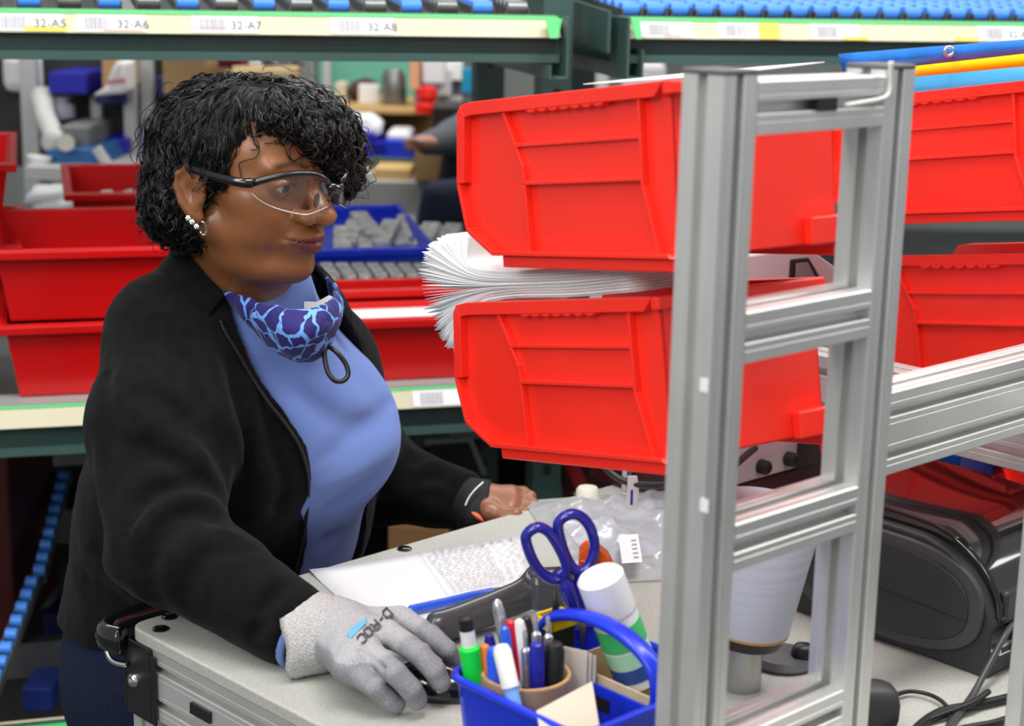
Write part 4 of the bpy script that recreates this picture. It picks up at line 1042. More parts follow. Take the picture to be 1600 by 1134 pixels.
# ================================================================ gravity flow rack behind her
Rc = P(365, 617, 2.75); R0 = Vector((Rc.x, Rc.y, 0))
def RP(u, v, z): return R0+DR*u+DB*v+Z*z
def RU(px, py, v=0):                                                  # rack coordinate seen at a pixel on the plane v
    q = PPL(px, py, R0+DB*v, DB); return (q-R0).dot(DR), q.z
rack = thing('flow_rack', 'dark green steel flow rack with roller shelves and barcode label strips behind the woman', 'rack', tuple(RP(0, .4, 0)))
RAMP = math.tan(math.radians(4.5))
M_HAZ = mat('pale grey steel lip', (.45, .47, .47), .4, .3)
M_CODE = mat('dark grey code print', (.16, .16, .17), .8)
def shelf(u0, u1, ztop_, labels, hgt=.078, lip=True):
    """front beam, label strip and green tape"""
    m = MB()
    m.obox(RP(0, 0, 0), DR, DB, Z, u0, u1, -.004, .004, ztop_-.052, ztop_); 
    m.prism(RP(u0, 0, 0), DB, Z, DR, [(-.002, ztop_), (-.002, ztop_-hgt), (-.030, ztop_-hgt), (-.030, ztop_-hgt+.014), (-.026, ztop_-hgt+.014), (-.026, ztop_-hgt+.003), (.0, ztop_-hgt+.003), (.012, ztop_)], 0, u1-u0)
    bm_ = m.build('front_beam', M_TEAL, rack)
    sw = .034; m = MB()                                               # tilted cream strip
    y0, z0 = -.034, ztop_-.036; y1, z1 = -.018, ztop_-.004
    m.prism(RP(u0, 0, 0), DB, Z, DR, [(y0, z0), (y0+.003, z0-.001), (y1+.006, z1), (y1, z1)], 0, u1-u0)
    m.prism(RP(u0, 0, 0), DB, Z, DR, [(y1, z1), (y1+.004, z1), (.02, z1+.004), (.02, z1+.001)], 0, u1-u0)
    st = m.build('label_strip', M_CREAM, bm_)
    n = Vector((0, 0, 1)); e = (DB*(y1-y0)+Z*(z1-z0)).normalized(); nn = DR.cross(e); nn = -nn if nn.dot(DB) > 0 else nn
    L = math.hypot(y1-y0, z1-z0)
    def S_(u, t, lift=.0006): return RP(u, y0, z0)+e*(t*L)+nn*lift
    def quad(mb, ua, ub, ta, tb, lift, m_=0): mb.add([S_(ua, ta, lift), S_(ub, ta, lift), S_(ub, tb, lift), S_(ua, tb, lift)], [(0, 1, 2, 3)], m_)
    m = MB(); quad(m, u0, u1, .90, 1.06, .001); m.add([RP(u0, y1, z1)+nn*.001, RP(u1, y1, z1)+nn*.001, RP(u1, .0, z1+.0042), RP(u0, .0, z1+.0042)], [(0, 1, 2, 3)])
    m.build('green_tape', M_GREEN, bm_)
    if labels and labels[0] == 'ends':
        a, w = labels[1]; m = MB(); quad(m, a, a+w, .0, 1.04, .0013); m.build('green_tape', M_GREEN, bm_); labels = labels[2:]
    for (uc, txt, w, mark) in labels:
        m = MB(); quad(m, uc-.012, uc+w, .06, .86, .0014)
        lab = m.build('barcode_label', M_PAPER, bm_)
        m = MB(); rr = random.Random(int(uc*1000)); x = uc+.002
        while x < uc+.040:
            bw = rr.choice((.0008, .0012, .0018)); quad(m, x, x+bw, .14, .74, .0020); x += bw+rr.choice((.0008, .0012, .0016))
        m.build('barcode', M_GINK, lab)
        if txt:
            m = MB(); text_mesh(m, txt, S_(uc+.050, .22, .0024), DR, e, .020); m.build('location_code', M_CODE, lab)
        if mark:
            m = MB(); c_, a, b, t0, t1 = mark; quad(m, uc+a, uc+b, t0, t1, .0017); m.build('marker_stroke', c_, lab)
    return bm_
M_YEL = mat('yellow marker tape', srgb(245, 215, 90), .6); M_ORG = mat('faded orange pen', srgb(240, 170, 140), .7)
uR, z1 = RU(868, 26); uL2, _ = RU(972, 34); ztopL = z1+.002
usl, _ = RU(-60, 30); ur2, _ = RU(1750, 40)
lab = []
for px, tx, mk in ((0, '32-A5', (M_YEL, .036, .10, .04, .28)), (130, '32-A6', (M_ORG, .03, .09, .08, .14)), (308, '32-A7', (M_ORG, -.01, .045, .25, .32)), (522, '32-A8', None)):
    lab.append((RU(px, 30)[0], tx, .095, mk))
shelf(usl, uR, ztopL, lab)
lab = []
for px, tx, mk in ((1003, '', (M_ORG, .03, .06, .1, .2)), (1122, '', (M_YEL, .065, .105, .02, .86)), (1265, '', (M_YEL, .05, .1, .02, .2)), (1525, '32-A11', (M_YEL, -.06, -.012, .02, .2))):
    lab.append((RU(px, 40)[0], tx, .085, mk))
shelf(uL2, ur2, ztopL, lab)
# green folded tape at the ends of the strips
for a, w in ((uR, -.030), (uL2, .018)):
    m = MB(); m.prism(RP(a, -.040, ztopL-.004), DR, (Z*.032+DB*.016).normalized(), DB, [(0, 0), (w, 0), (w*.9, -.036), (w*.4, -.036)], 0, .002); m.build('green_tape', M_GREEN, rack)
# end plates and the channels running back
for a, sg in ((uR+.006, 1), (uL2-.006, -1)):
    m = MB(); m.obox(RP(a, 0, ztopL), DR, DB, Z, -.0025, .0025, -.055, .035, -.105, .0); m.obox(RP(a, 0, ztopL), DR, DB, Z, min(0, -sg*.022), max(0, -sg*.022), -.055, -.050, -.105, -.100)
    m.build('end_plate', M_TEAL, rack, bevel=.001)
    m = MB(); p0 = RP(a-sg*.014, -.05, ztopL-.085); e = (DB+Z*RAMP*.2).normalized()
    c = [(-.016, -.020), (.016, -.020), (.016, .030), (.0125, .030), (.0125, -.0165), (-.0125, -.0165), (-.0125, .004), (-.016, .004)]
    m.prism(p0, DR, e.cross(DR) if e.cross(DR).z > 0 else -e.cross(DR), e, c, 0, 1.5); m.build('side_channel', M_TEAL, rack)
# side beam with punched teeth between the bays
m = MB(); m.obox(RP(uL2-.03, 0, ztopL), DR, DB+Z*RAMP, Z, -.003, .003, -.02, 1.6, -.06, .01); m.build('side_beam', M_TEAL, rack)
for k in range(16): pass
# uprights
def upright(px, py, v, zt, name='upright', w=.05, z0=0):
    u, _ = RU(px, py, v); m = MB()
    m.prism(RP(u, v, 0), DR, DB, Z, [(-w/2, 0), (w/2, 0), (w/2, .05), (w/2-.003, .05), (w/2-.003, .003), (-w/2+.003, .003), (-w/2+.003, .05), (-w/2, .05)], z0, zt)
    o = m.build(name, M_TEAL, rack)
    k = z0+.1
    while k < zt-.03:
        m = MB(); m.obox(RP(u, v, k), DR, DB, Z, -.007, .007, -.001, .004, -.010, .010); m.build('punched_hole', M_BLACK, o); k += .1
    return o
upright(855, 730, .10, 2.1, w=.055); upright(766, 150, 1.15, 2.1, w=.07); upright(905, 150, 1.15, 2.1, w=.08)
upright(-90, 300, .10, 2.1)
# roller tracks on the upper shelf
def track(u, v0, v1, z0, ramp, n, col, w=.016, parent=rack, wheels=True, wr=.012):
    e = (DB+Z*ramp).normalized(); up = -(DR.cross(e)) if DR.cross(e).z < 0 else DR.cross(e)
    m = MB(); o = RP(u, v0, z0); L = (v1-v0)
    m.prism(o, DR, up, e, [(-w, -.014), (w, -.014), (w, .002), (w-.002, .002), (w-.002, -.012), (-w+.002, -.012), (-w+.002, .002), (-w, .002)], 0, L)
    tr = m.build('roller_track', M_DSTEEL, parent)
    if wheels:
        m = MB(); k = 0
        while (k+.5)*L/n < L:
            c = o+e*((k+.5)*L/n)+up*.0
            m.lathe(c-DR*(w-.003), e, up, DR, [(.001, 0), (wr, 0), (wr, 2*w-.006), (.001, 2*w-.006)], 10); k += 1
        tag(m.build('roller_wheels', col, tr, 40), kind='stuff').name = 'wheel_line'
    return tr
uu = usl+.04; k = 0
M_ROLLB2 = mat('pale blue roller wheels', srgb(140, 175, 225), .4)
while uu < uR-.03:
    track(uu, .03, 1.7, ztopL+.010, .085, 66, M_ROLLB if k % 2 else M_DSTEEL, w=.02); uu += .062; k += 1
uu = uL2+.03
while uu < ur2+.3:
    track(uu, .03, 1.7, ztopL+.010, .085, 40, M_ROLLB, w=.019); uu += .046
# lower shelf
ul0, zl = RU(-60, 634); ur0, _ = RU(1500, 570)
lab = [(RU(650, 625)[0], '', .10, None)]
shelf(ul0, ur0, zl+.002, lab, hgt=.085)
m = MB(); m.obox(RP(0, 0, 0), DR, DB, Z, ul0, ur0, .01, .9, zl-.028, zl-.02); m.build('shelf_deck', M_DSTEEL, rack)
m = MB(); m.obox(RP(0, 0, 0), DR, DB, Z, ul0, ur0, -.018, .05, zl-.006, zl+.003); m.build('shelf_lip', M_HAZ, rack)
uu = ul0+.05
# bottom shelves seen at the lower left
for (py, v, hh) in ((668, .55, .03), (712, .8, .05), (828, .75, .05), (1030, .35, .07)):
    u, z = RU(60, py, v); m = MB(); m.obox(RP(0, v, z), DR, DB, Z, ul0-.4, ur0, 0, .03, -hh/2, hh/2); m.build('cross_beam', M_DSTEEL, rack)
ub, zb_ = RU(40, 1117, .05); shelf(ul0-.3, ur0, zb_+.004, [], hgt=.08)
# roller track falling towards us, blue wheels lit
def free_track(pa, pb, n, col, w=.013, wr=.012):
    e = (pb-pa); L = e.length; e.normalize(); sd = e.cross(Z).normalized(); up = sd.cross(e); up = -up if up.z < 0 else up
    m = MB(); m.prism(pa, sd, up, e, [(-w, -.018), (w, -.018), (w, .002), (w-.002, .002), (w-.002, -.016), (-w+.002, -.016), (-w+.002, .002), (-w, .002)], 0, L); tr = m.build('roller_track', M_DSTEEL, rack)
    for k in range(n):
        m = MB(); m.lathe(pa+e*((k+.5)*L/n)-sd*(w-.003), e, up, sd, [(.001, 0), (wr, 0), (wr, 2*w-.006), (.001, 2*w-.006)], 10); m.build('roller_wheel', col, tr, 40)
free_track(P(102, 735, 3.25), P(60, 900, 2.95), 9, M_ROLLB); free_track(P(54, 900, 2.93), P(-20, 1090, 2.62), 9, M_ROLLB)
# ================================================================ bins and totes on the rack
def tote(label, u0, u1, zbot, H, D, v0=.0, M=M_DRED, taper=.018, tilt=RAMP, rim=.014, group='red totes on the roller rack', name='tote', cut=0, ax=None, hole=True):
    """open box: u0..u1 wide, D deep, front wall at v0"""
    e = (DB+Z*tilt).normalized(); up = e.cross(DR); up = -up if up.z < 0 else up; o = RP(u0, v0, zbot); W_ = u1-u0
    root = thing(name, label, 'bin', tuple(RP((u0+u1)/2, v0+D/2, zbot)), group); t = .003; m = MB()
    def ring(x0, x1, y0, y1, h): return [(x0, y0, h), (x1, y0, h), (x1, y1, h), (x0, y1, h)]
    rings = [ring(taper, W_-taper, taper*.6, D-taper*.6, 0), ring(0, W_, 0, D, H), ring(t, W_-t, t, D-t, H), ring(taper+t, W_-taper-t, taper*.6+t, D-taper*.6-t, t)]
    vs = [q for r in rings for q in r]; fs = [(0, 3, 2, 1)]
    for r in range(3):
        for k in range(4): fs.append((r*4+k, r*4+(k+1) % 4, r*4+4+(k+1) % 4, r*4+4+k))
    fs.append((12, 13, 14, 15)); m.frame(o, DR, e, up, vs, fs); m.build('tote_wall', M, root, bevel=.001)
    m = MB(); r_ = rim                                             # rolled rim
    for (x0, x1, y0, y1) in ((-r_, W_+r_, -r_, 0), (-r_, W_+r_, D, D+r_), (-r_, 0, 0, D), (W_, W_+r_, 0, D)):
        m.obox(o, DR, e, up, x0, x1, y0, y1, H-.016, H)
    m.build('rim', M, root, bevel=.003)
    if hole:
        m = MB(); m.obox(o, DR, e, up, .004, .045, .03, .09, H*.55, H*.72); m.build('stacking_ledge', M, root, bevel=.003)
    return root
ua, za = RU(-8, 400); ub_, _ = RU(330, 400)
wz = zl+.004
def ZU(py, px=100, v=0): return RU(px, py, v)[1]
H1 = (ZU(505)-wz)
tote('lower red tote of the stack on the shelf left of the woman', RU(12, 600)[0], RU(330, 600)[0], wz, H1, .30, v0=.015)
H2 = (ZU(392)-ZU(508))+.0
tote('upper red tote of the stack left of the woman, empty inside', RU(-2, 500)[0], RU(335, 500)[0], wz+H1+.001, H2, .30, v0=.012)
# darker tote stack at the left edge, turned end on
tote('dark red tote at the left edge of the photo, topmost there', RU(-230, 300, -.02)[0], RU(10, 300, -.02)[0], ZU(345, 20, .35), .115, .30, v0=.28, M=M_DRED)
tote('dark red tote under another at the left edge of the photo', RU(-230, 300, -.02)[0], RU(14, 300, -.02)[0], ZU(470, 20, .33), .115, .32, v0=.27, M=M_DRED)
# red tote with wrapped parts further back
tb_u0, tb_z = RU(112, 345, .75); tb_u1, _ = RU(300, 345, .75)
tb = tote('red tote holding clear bags of parts, behind the empty red tote', tb_u0, tb_u1, tb_z-.06, .12, .30, v0=.75, hole=False)
M_BAG = mat('milky plastic bag', (.62, .63, .64), .3, spec=.6, bump=(30, .6, .01), alpha=.95)
M_BAGG = mat('grey bagged parts', (.42, .43, .42), .4, noise=(60, .4), bump=(60, .6, .006))
def blob(name, label, cat, c, r, M, seed=0, group=None, amp=.25, parent=None, fx=X, fy=Y):
    m = MB(); vs = []; fs = []; N1, N2 = 9, 14; rr = random.Random(seed); kx = [rr.uniform(0, 6) for _ in range(6)]
    for i in range(N1+1):
        for j in range(N2):
            a = math.pi*i/N1; b = 2*math.pi*j/N2; n_ = 1+amp*(math.sin(3*b+kx[0]+2*a)*.5+math.sin(5*a+kx[1]+b*2)*.5)*math.sin(a)
            cx, cy, cz = [abs(t)**.7*(1 if t > 0 else -1) for t in (math.sin(a)*math.cos(b), math.sin(a)*math.sin(b), math.cos(a))]
            vs.append((r[0]*cx*n_, r[1]*cy*n_, r[2]*cz*n_))
    for i in range(N1):
        for j in range(N2): fs.append((i*N2+j, i*N2+(j+1) % N2, (i+1)*N2+(j+1) % N2, (i+1)*N2+j))
    m.frame(c, fx, fy, Z, vs, fs); o = m.build(name, M, parent, True)
    if label: tag(o, label, cat, group)
    return o
for k, (px, py) in enumerate(((150, 325), (168, 318), (186, 322), (204, 318), (222, 326), (238, 320))):
    u, z = RU(px, py, .80); blob('parts_bag', 'milky bag of small parts in the red tote beside her hair', 'bag', RP(u, .80+.03*(k % 2), z-.01), (.018, .03, .035), M_BAG, k, 'bagged parts in the back red tote')['label'] = NTH[k]+' milky bag from the left in the back red tote beside her hair'
# right of her: red tote with papers
u0, _ = RU(470, 600); u1, _ = RU(738, 590); Hr = RU(600, 497)[1]-wz
r_t = tote('red tote holding white sheets, on the shelf right of the woman', u0, u1, wz, Hr, .10, v0=.012, hole=False)
o_ = RP(u0+.01, .03, wz+Hr*.965); e = (DB+Z*RAMP).normalized(); up = Z
m = MB(); m.obox(o_, DR, e, up, 0, u1-u0-.045, 0, .07, -.012, -.004); tag(m.build('paper_stack', M_PAPER, None, bevel=.001), 'stack of white sheets lying in the red tote behind her shoulder', 'paper')
# back wall of that tote rises: second red tote stacked behind
u0b, z0b = RU(498, 480, .20); u1b, _ = RU(745, 480, .20)
tote('red tote standing behind the tote of white sheets', u0b, u1b, wz+.01, RU(600, 440, .20)[1]-wz-.01, .09, v0=.135, tilt=0, hole=False)
# tray of clear parts and blue bin above it
zt1 = RU(600, 418, .30)[1]
for k in range(9):
    u, z = RU(512+25*k, 434, .37); m = MB(); m.obox(RP(u, .37, z), DR, e, up, 0, .0255, 0, .10, -.012, .006)
    o = m.build('clear_parts_box', M_BAGG, None, bevel=.003); tag(o, NTH[k]+' clear parts box from the left in the row under the blue bin', 'box', 'clear parts boxes under the blue bin')
    m = MB(); m.lathe(RP(u+.012, .369, z-.002), DR, Z, -DB, [(.001, 0), (.004, 0), (.003, .003), (.001, .003)], 10); m.build('cap', M_WHITE, o, True)
ub0, zb0 = RU(490, 412, .50); ub1, _ = RU(722, 412, .50)
def bbin(label, px0, px1, pybot, pytop, v, D, M=M_BLUE, rim=.010, name='blue_bin', tilt=.12):
    a, zb = RU(px0, pybot, v); b, _ = RU(px1, pybot, v); zt = RU((px0+px1)/2, pytop, v)[1]
    return tote(label, a, b, zb, zt-zb, D, v0=v, M=M, rim=rim, taper=.006, hole=False, name=name, tilt=tilt, group=None)
b1 = bbin('blue bin full of grey wrapped parts, just right of her face', 488, 672, 413, 386, .52, .34)
# raised back and sloping sides of that bin
e2 = (DB+Z*.12).normalized(); a0 = RU(488, 413, .52); a1 = RU(672, 413, .52)
zt = RU(600, 322, .86)[1]; zbk = RU(600, 386, .52)[1]
m = MB(); m.obox(RP(a0[0], .86, 0), DR, DB, Z, 0, a1[0]-a0[0], 0, .004, a0[1], zt)
m.obox(RP(a0[0]-.01, .85, 0), DR, DB, Z, 0, a1[0]-a0[0]+.02, 0, .016, zt-.012, zt)
for ux in (a0[0], a1[0]-.004):
    m.prism(RP(ux, 0, 0), DB, Z, DR, [(.52, zbk-.01), (.86, zbk-.01), (.86, zt), (.60, zbk+.01)], 0, .004)
m.obox(RP(a0[0]+.06, .84, 0), DR, DB, Z, 0, .09, 0, .02, zt-.05, zt-.03)
m.build('high_back', M_BLUE, b1, bevel=.002)
WX = [530, 548, 575, 598, 618, 640, 660, 684, 704, 565, 610, 655]
for k, (px, py) in enumerate(((530, 372), (548, 366), (575, 356), (598, 362), (618, 368), (640, 360), (660, 366), (684, 372), (704, 374), (565, 376), (610, 378), (655, 378))):
    u, z = RU(px, py, .70); m = MB(); ang = rnd.uniform(-.5, .5); dx = DR*math.cos(ang)+DB*math.sin(ang); dy = Z.cross(dx)
    m.obox(RP(u, .66+.03*(k % 3), z), dx, dy*.96+Z*.26, Z*.96-dy*.26, -.020, .020, -.06, .06, -.022, .012); o = m.build('wrapped_part', M_BAGG, None, bevel=.004)
    tag(o, NTH[sorted(WX).index(px)]+' grey wrapped part from the left in the blue bin beside her face', 'part', 'wrapped parts in the blue bin')
ua_ = RU(1440, 10, .60)[0]; zz = ztopL+.012+.085*.60+.020
tote('dark blue bin on the upper roller shelf at the top right corner', ua_, ua_+.34, zz, .12, .30, v0=.60, M=M_DBLUE, rim=.01, taper=.006, hole=False, name='blue_bin', tilt=.085, group=None)
# ================================================================ white sheets between the two near bins
u_, v_x, w_x = bin_axes(10.5); an_ = P(1052, 722, 1.44); mid_ = an_+v_x*.10
def buw(px, py):
    q = PPL(px, py, an_+v_x*.012, v_x)-(an_+v_x*.012); return q.dot(u_), q.dot(w_x)
ends = [buw(736, 362), buw(700, 366), buw(672, 382), buw(664, 412), buw(664, 448), buw(672, 484), buw(688, 522), buw(706, 540), buw(726, 556)]
M_FOAM = mat('thin white packing foam', (.90, .91, .92), .6, sub=0, spec=.3)
NS = 56
for k in range(NS):
    t = k/(NS-1); i = min(int(t*8), 7); f = t*8-i
    eu = ends[i][0]*(1-f)+ends[i+1][0]*f+rnd.uniform(-.004, .005); ew = ends[i][1]*(1-f)+ends[i+1][1]*f
    w0 = .150+.026*(1-t)+.002; w1 = w0+.0005
    cu_pts = [Vector((0.05, w0+.003)), Vector((.14, w0)), Vector((.25, w0+.001*(1-t))), Vector((.315, w0+(ew-w0)*.22)), Vector((eu, ew))]
    cc = spline([Vector((q.x, q.y, 0)) for q in cu_pts], 5); n_ = len(cc); vs = []; fs = []
    y0, y1 = .006+rnd.uniform(0, .006), .130+rnd.uniform(-.004, .004)
    for i_, q in enumerate(cc):
        for vv in np.linspace(y0, y1, 6):
            jag = rnd.uniform(-.002, .002) if i_ == n_-1 else 0
            spread = max(0, (i_/n_-.7))*.05; vc = vv-.09; vs.append(an_+u_*(q.x+jag)+w_x*(q.y+.0006*math.sin(30*vv+k))+v_x*(.09+vc*(1+spread)))
    for i_ in range(n_-1):
        for j in range(5): fs.append((i_*6+j, (i_+1)*6+j, (i_+1)*6+j+1, i_*6+j+1))
    m = MB(); m.add(vs, fs); o = m.build('foam_sheet', M_FOAM, None, True); so = o.modifiers.new('t', 'SOLIDIFY'); so.thickness = .0006
    tag(o, 'thin white packing sheet in the fanned pile lying on the lower near red bin', 'packing sheet', 'white packing sheets piled on the lower near red bin')
uu2, vv2, ww2 = bin_axes(7.5); a2 = P(1062, 404, 1.42)
m = MB(); vs = [a2+uu2*x+vv2*y+ww2*(.153+z) for x, y, z in ((.004, .05, .002), (.004, .19, .012), (.16, .19, .016), (.16, .03, .006))]; m.add(vs, [(0, 1, 2, 3)])
o = m.build('paper_sheet', M_PAPER); so = o.modifiers.new('t', 'SOLIDIFY'); so.thickness = .0008; tag(o, 'white sheet lying in the top of the upper near red bin', 'paper')
# ================================================================ papers, pen
def on_top(pts, h=0): return [PZ(x, y, T+h) for x, y in pts]
def sheet(pts, h, label, name='printed_sheet', thick=.0003, curl=1):
    a, b, c, d = on_top(pts, h); m = MB(); N = 8; vs = []; fs = []
    for i in range(N+1):
        for j in range(N+1):
            s, t = i/N, j/N; q = (a*(1-s)+b*s)*(1-t)+(d*(1-s)+c*s)*t; lift = .003*(max(0, 1-4*s)**2*max(0, 1-4*t)+max(0, 4*s-3)**2*max(0, 4*t-3)); vs.append(q+Z*lift*curl)
    for i in range(N):
        for j in range(N): k = i*(N+1)+j; fs.append((k, k+N+1, k+N+2, k+1))
    m.add(vs, fs); o = m.build(name, M_PAPER, None, True); so = o.modifiers.new('t', 'SOLIDIFY'); so.thickness = thick
    return tag(o, label, 'paper'), (a, b, c, d)
sheet([(560, 905), (834, 855), (858, 950), (640, 1000)], .0004, 'plain lower white sheet peeking out under the printed order sheet', curl=0)
ps, (a, b, c, d) = sheet([(483, 893), (812, 837), (846, 912), (572, 972)], .0013, 'printed order sheet lying flat in front of her, blue pen on it')
ex = (b-a); ey = (d-a)
def PS(s, t): return (a*(1-s)+b*s)*(1-t)+(d*(1-s)+c*s)*t+Z*.0023
def row(m, s0, s1, t, h, seed, gap=.35):
    r = random.Random(seed); s = s0
    while s < s1:
        w = r.uniform(.008, .03); e = min(s+w, s1); m.add([PS(s, t), PS(e, t), PS(e, t+h), PS(s, t+h)], [(0, 1, 2, 3)]); s = e+r.uniform(.004, .02)*gap*3
m = MB()
for k in range(14): row(m, .52+.0*k, .80, .12+.055*k, .010, k)
for k in range(16): row(m, .80, .985, .05+.05*k, .009, 50+k, .8)
for k in range(4): row(m, .56, .97, .035+.022*k, .006, 80+k, .5)
m.build('printed_text', mat('fine grey print', (.30, .30, .33), .8), ps)
m = MB()
for t in np.arange(.02, .98, .018): m.add([PS(.50-.03*t, t), PS(.503-.03*t, t), PS(.503-.03*t, t+.010), PS(.50-.03*t, t+.010)], [(0, 1, 2, 3)])
for t in np.arange(.02, .98, .018): m.add([PS(.79, t), PS(.793, t), PS(.793, t+.010), PS(.79, t+.010)], [(0, 1, 2, 3)])
m.build('dotted_line', M_GINK, ps)
def lathe_obj(name, label, cat, p0, p1, prof, M, group=None, parent=None, n=20, parts=()):
    """prof = [(r, t)...] with t in 0..1 from p0 to p1"""
    az = (p1-p0); L = az.length; az.normalize(); ax = az.cross(Y if abs(az.y) < .9 else X).normalized(); ay = az.cross(ax)
    m = MB(); m.lathe(p0, ax, ay, az, [(r, t*L) for r, t in prof], n)
    if parts: root = thing(name, label, cat, tuple(p0), group); m.build('barrel', M, root, 35)
    else: root = m.build(name, M, parent, 35); tag(root, label, cat, group)
    for nm, mm, pr in parts:
        m = MB(); m.lathe(p0, ax, ay, az, [(r, t*L) for r, t in pr], n); m.build(nm, mm, root, 35)
    return root
M_PENB = mat('translucent blue pen', srgb(45, 95, 225), .25, coat=.3); M_PURP = mat('violet plastic', srgb(70, 40, 170), .3)
lathe_obj('ballpoint_pen', 'blue ballpoint pen lying on the printed order sheet', 'pen', PZ(625, 956, T+.007), PZ(784, 921, T+.009),
          [(.0048, .12), (.0052, .15), (.0050, .45), (.0055, .70), (.0048, .9), (.0040, .93)], M_PENB,
          parts=[('pen_tip', M_PENB, [(.0007, 0), (.0012, .02), (.0036, .09), (.0050, .10), (.0052, .13)]), ('end_button', M_PURP, [(.0046, .86), (.0040, .93), (.0033, .99), (.0028, 1.0)])])
# ================================================================ handheld scanner
M_SCAN = mat('charcoal scanner plastic', (.060, .064, .072), .26, coat=.3)
sc = thing('handheld_scanner', 'charcoal barcode scanner lying beside the blue pen, behind the blue caddy', 'scanner', tuple(PZ(760, 980, T)))
hp_ = [PZ(672, 985, T+.014), PZ(685, 980, T+.018), PZ(720, 968, T+.020), PZ(780, 945, T+.024), PZ(825, 926, T+.032), PZ(850, 905, T+.045)]
m = MB(); m.tube(spline(hp_, 5), [.007, .009, .013, .0155, .0165, .0168]+[.0165]*6+[.0168]*6+[.017, .0175, .018, .019, .0195]+[.020, .0205, .0205], 20, flat=1.05); m.build('handle', M_SCAN, sc, True)
m = MB(); rr_ = [(.0165, 0), (.0185, .002), (.0185, .012), (.0175, .014)]; e = (hp_[3]-hp_[1]).normalized(); ax = e.cross(Z).normalized()
m.lathe(hp_[1]+e*.004, ax, ax.cross(e), e, [(.0100, -.004), (.0155, 0), (.0162, .005), (.0155, .008), (.0150, .010)], 20); m.build('grip_ring', M_SCAN, sc, 40)
hc = PZ(868, 918, T+.045); e = (D1*.85-D2*.5).normalized(); ax = e.cross(Z).normalized()
m = MB(); m.prism(hc-e*.030, ax, Z, e, [(-.018, -.020), (.018, -.020), (.022, -.008), (.020, .014), (.010, .022), (-.010, .022), (-.020, .014), (-.022, -.008)], 0, .075); m.build('scan_head', M_SCAN, sc, bevel=.006, seg=3)
m = MB(); m.prism(hc+e*.046, ax, Z, e, [(-.018, -.012), (.018, -.012), (.016, .012), (-.016, .012)], 0, .003); m.build('scan_window', mat('dark red window', (.06, .0, .0), .1), sc)
# ================================================================ mouse
mc = PZ(677, 1079, T); g = G(mc+Vector((-.08, -.08, -.002)), mc+Vector((.08, .08, .05)), .0022)
md_ = (B1*.45-B2*.9).normalized(); ms_ = Z.cross(md_)
d = ell(g.p, mc+Z*.004, (.050, .031, .026), (md_, ms_, Z)); d = smax(d, .0008-(g.p[:, 2]-T), .002)
d = smax(d, -cap(g.p, mc+md_*.008+Z*.036, mc+md_*.06+Z*.018, .0035), .002)
v_, q_ = surf(g, d); o = np_mesh('computer_mouse', v_, q_, M_BLACKG, None, True); tag(o, 'black computer mouse under the fingertips of the grey glove', 'mouse')
# ================================================================ blue caddy
ZC = T+.092; K0 = PZ(699, 1052, ZC); K0 = Vector((K0.x, K0.y, T))
CW, CD_ = .185, .165; K1 = D1; K2 = -D2
cad = thing('caddy', 'blue plastic caddy with a carrying handle holding pens, scissors and a bottle', 'caddy', tuple(K0+K1*CW/2+K2*CD_/2))
def rrect(x0, x1, y0, y1, r, n=5):
    out = []
    for cx, cy, a0 in ((x0+r, y0+r, 180), (x1-r, y0+r, 270), (x1-r, y1-r, 0), (x0+r, y1-r, 90)):
        for k in range(n+1): a = math.radians(a0+90*k/n); out.append((cx+r*math.cos(a), cy+r*math.sin(a)))
    return out
def cup(m, x0, x1, y0, y1, h, t=.0025, tp=.008, r=.02, z0=.001):
    rings = [(rrect(x0+tp, x1-tp, y0+tp, y1-tp, r), z0), (rrect(x0, x1, y0, y1, r), h), (rrect(x0+t, x1-t, y0+t, y1-t, r-t), h), (rrect(x0+tp+t, x1-tp-t, y0+tp+t, y1-tp-t, r-t), z0+t)]
    n = len(rings[0][0]); vs = [(x, y, z) for pr, z in rings for x, y in pr]; fs = [tuple(range(n-1, -1, -1))]
    for j in range(3):
        for k in range(n): fs.append((j*n+k, j*n+(k+1) % n, (j+1)*n+(k+1) % n, (j+1)*n+k))
    fs.append(tuple(range(3*n, 4*n))); m.frame(K0, K1, K2, Z, vs, fs)
m = MB(); cup(m, 0, CW, 0, CD_, ZC-T); m.build('tray', M_BLUE, cad, 40)
m = MB(); rp = [K0+K1*x+K2*y+Z*(ZC-T) for x, y in rrect(-.001, CW+.001, -.001, CD_+.001, .021)]; m.tube(rp, .0042, 8, closed=True, flat=.8); m.build('rim', M_BLUE, cad, True)
hx = .105
m = MB(); m.obox(K0, K1, K2, Z, hx-.0015, hx+.0015, .004, CD_-.004, .003, .080); m.build('divider', M_BLUE, cad, bevel=.001)
m = MB(); m.obox(K0, K1, K2, Z, hx-.0025, hx+.0025, .075, .100, .058, .070); m.build('slot', M_BLACK, cad)
arch = [(.010, .075), (.010, .105), (.022, .124), (.050, .136), (.083, .140), (.115, .136), (.143, .124), (.155, .105), (.155, .075)]
m = MB(); m.tube(spline([K0+K1*hx+K2*y+Z*z for y, z in arch], 5), .0055, 10, flat=1.8, up=K1); m.build('handle', M_BLUE, cad, True)
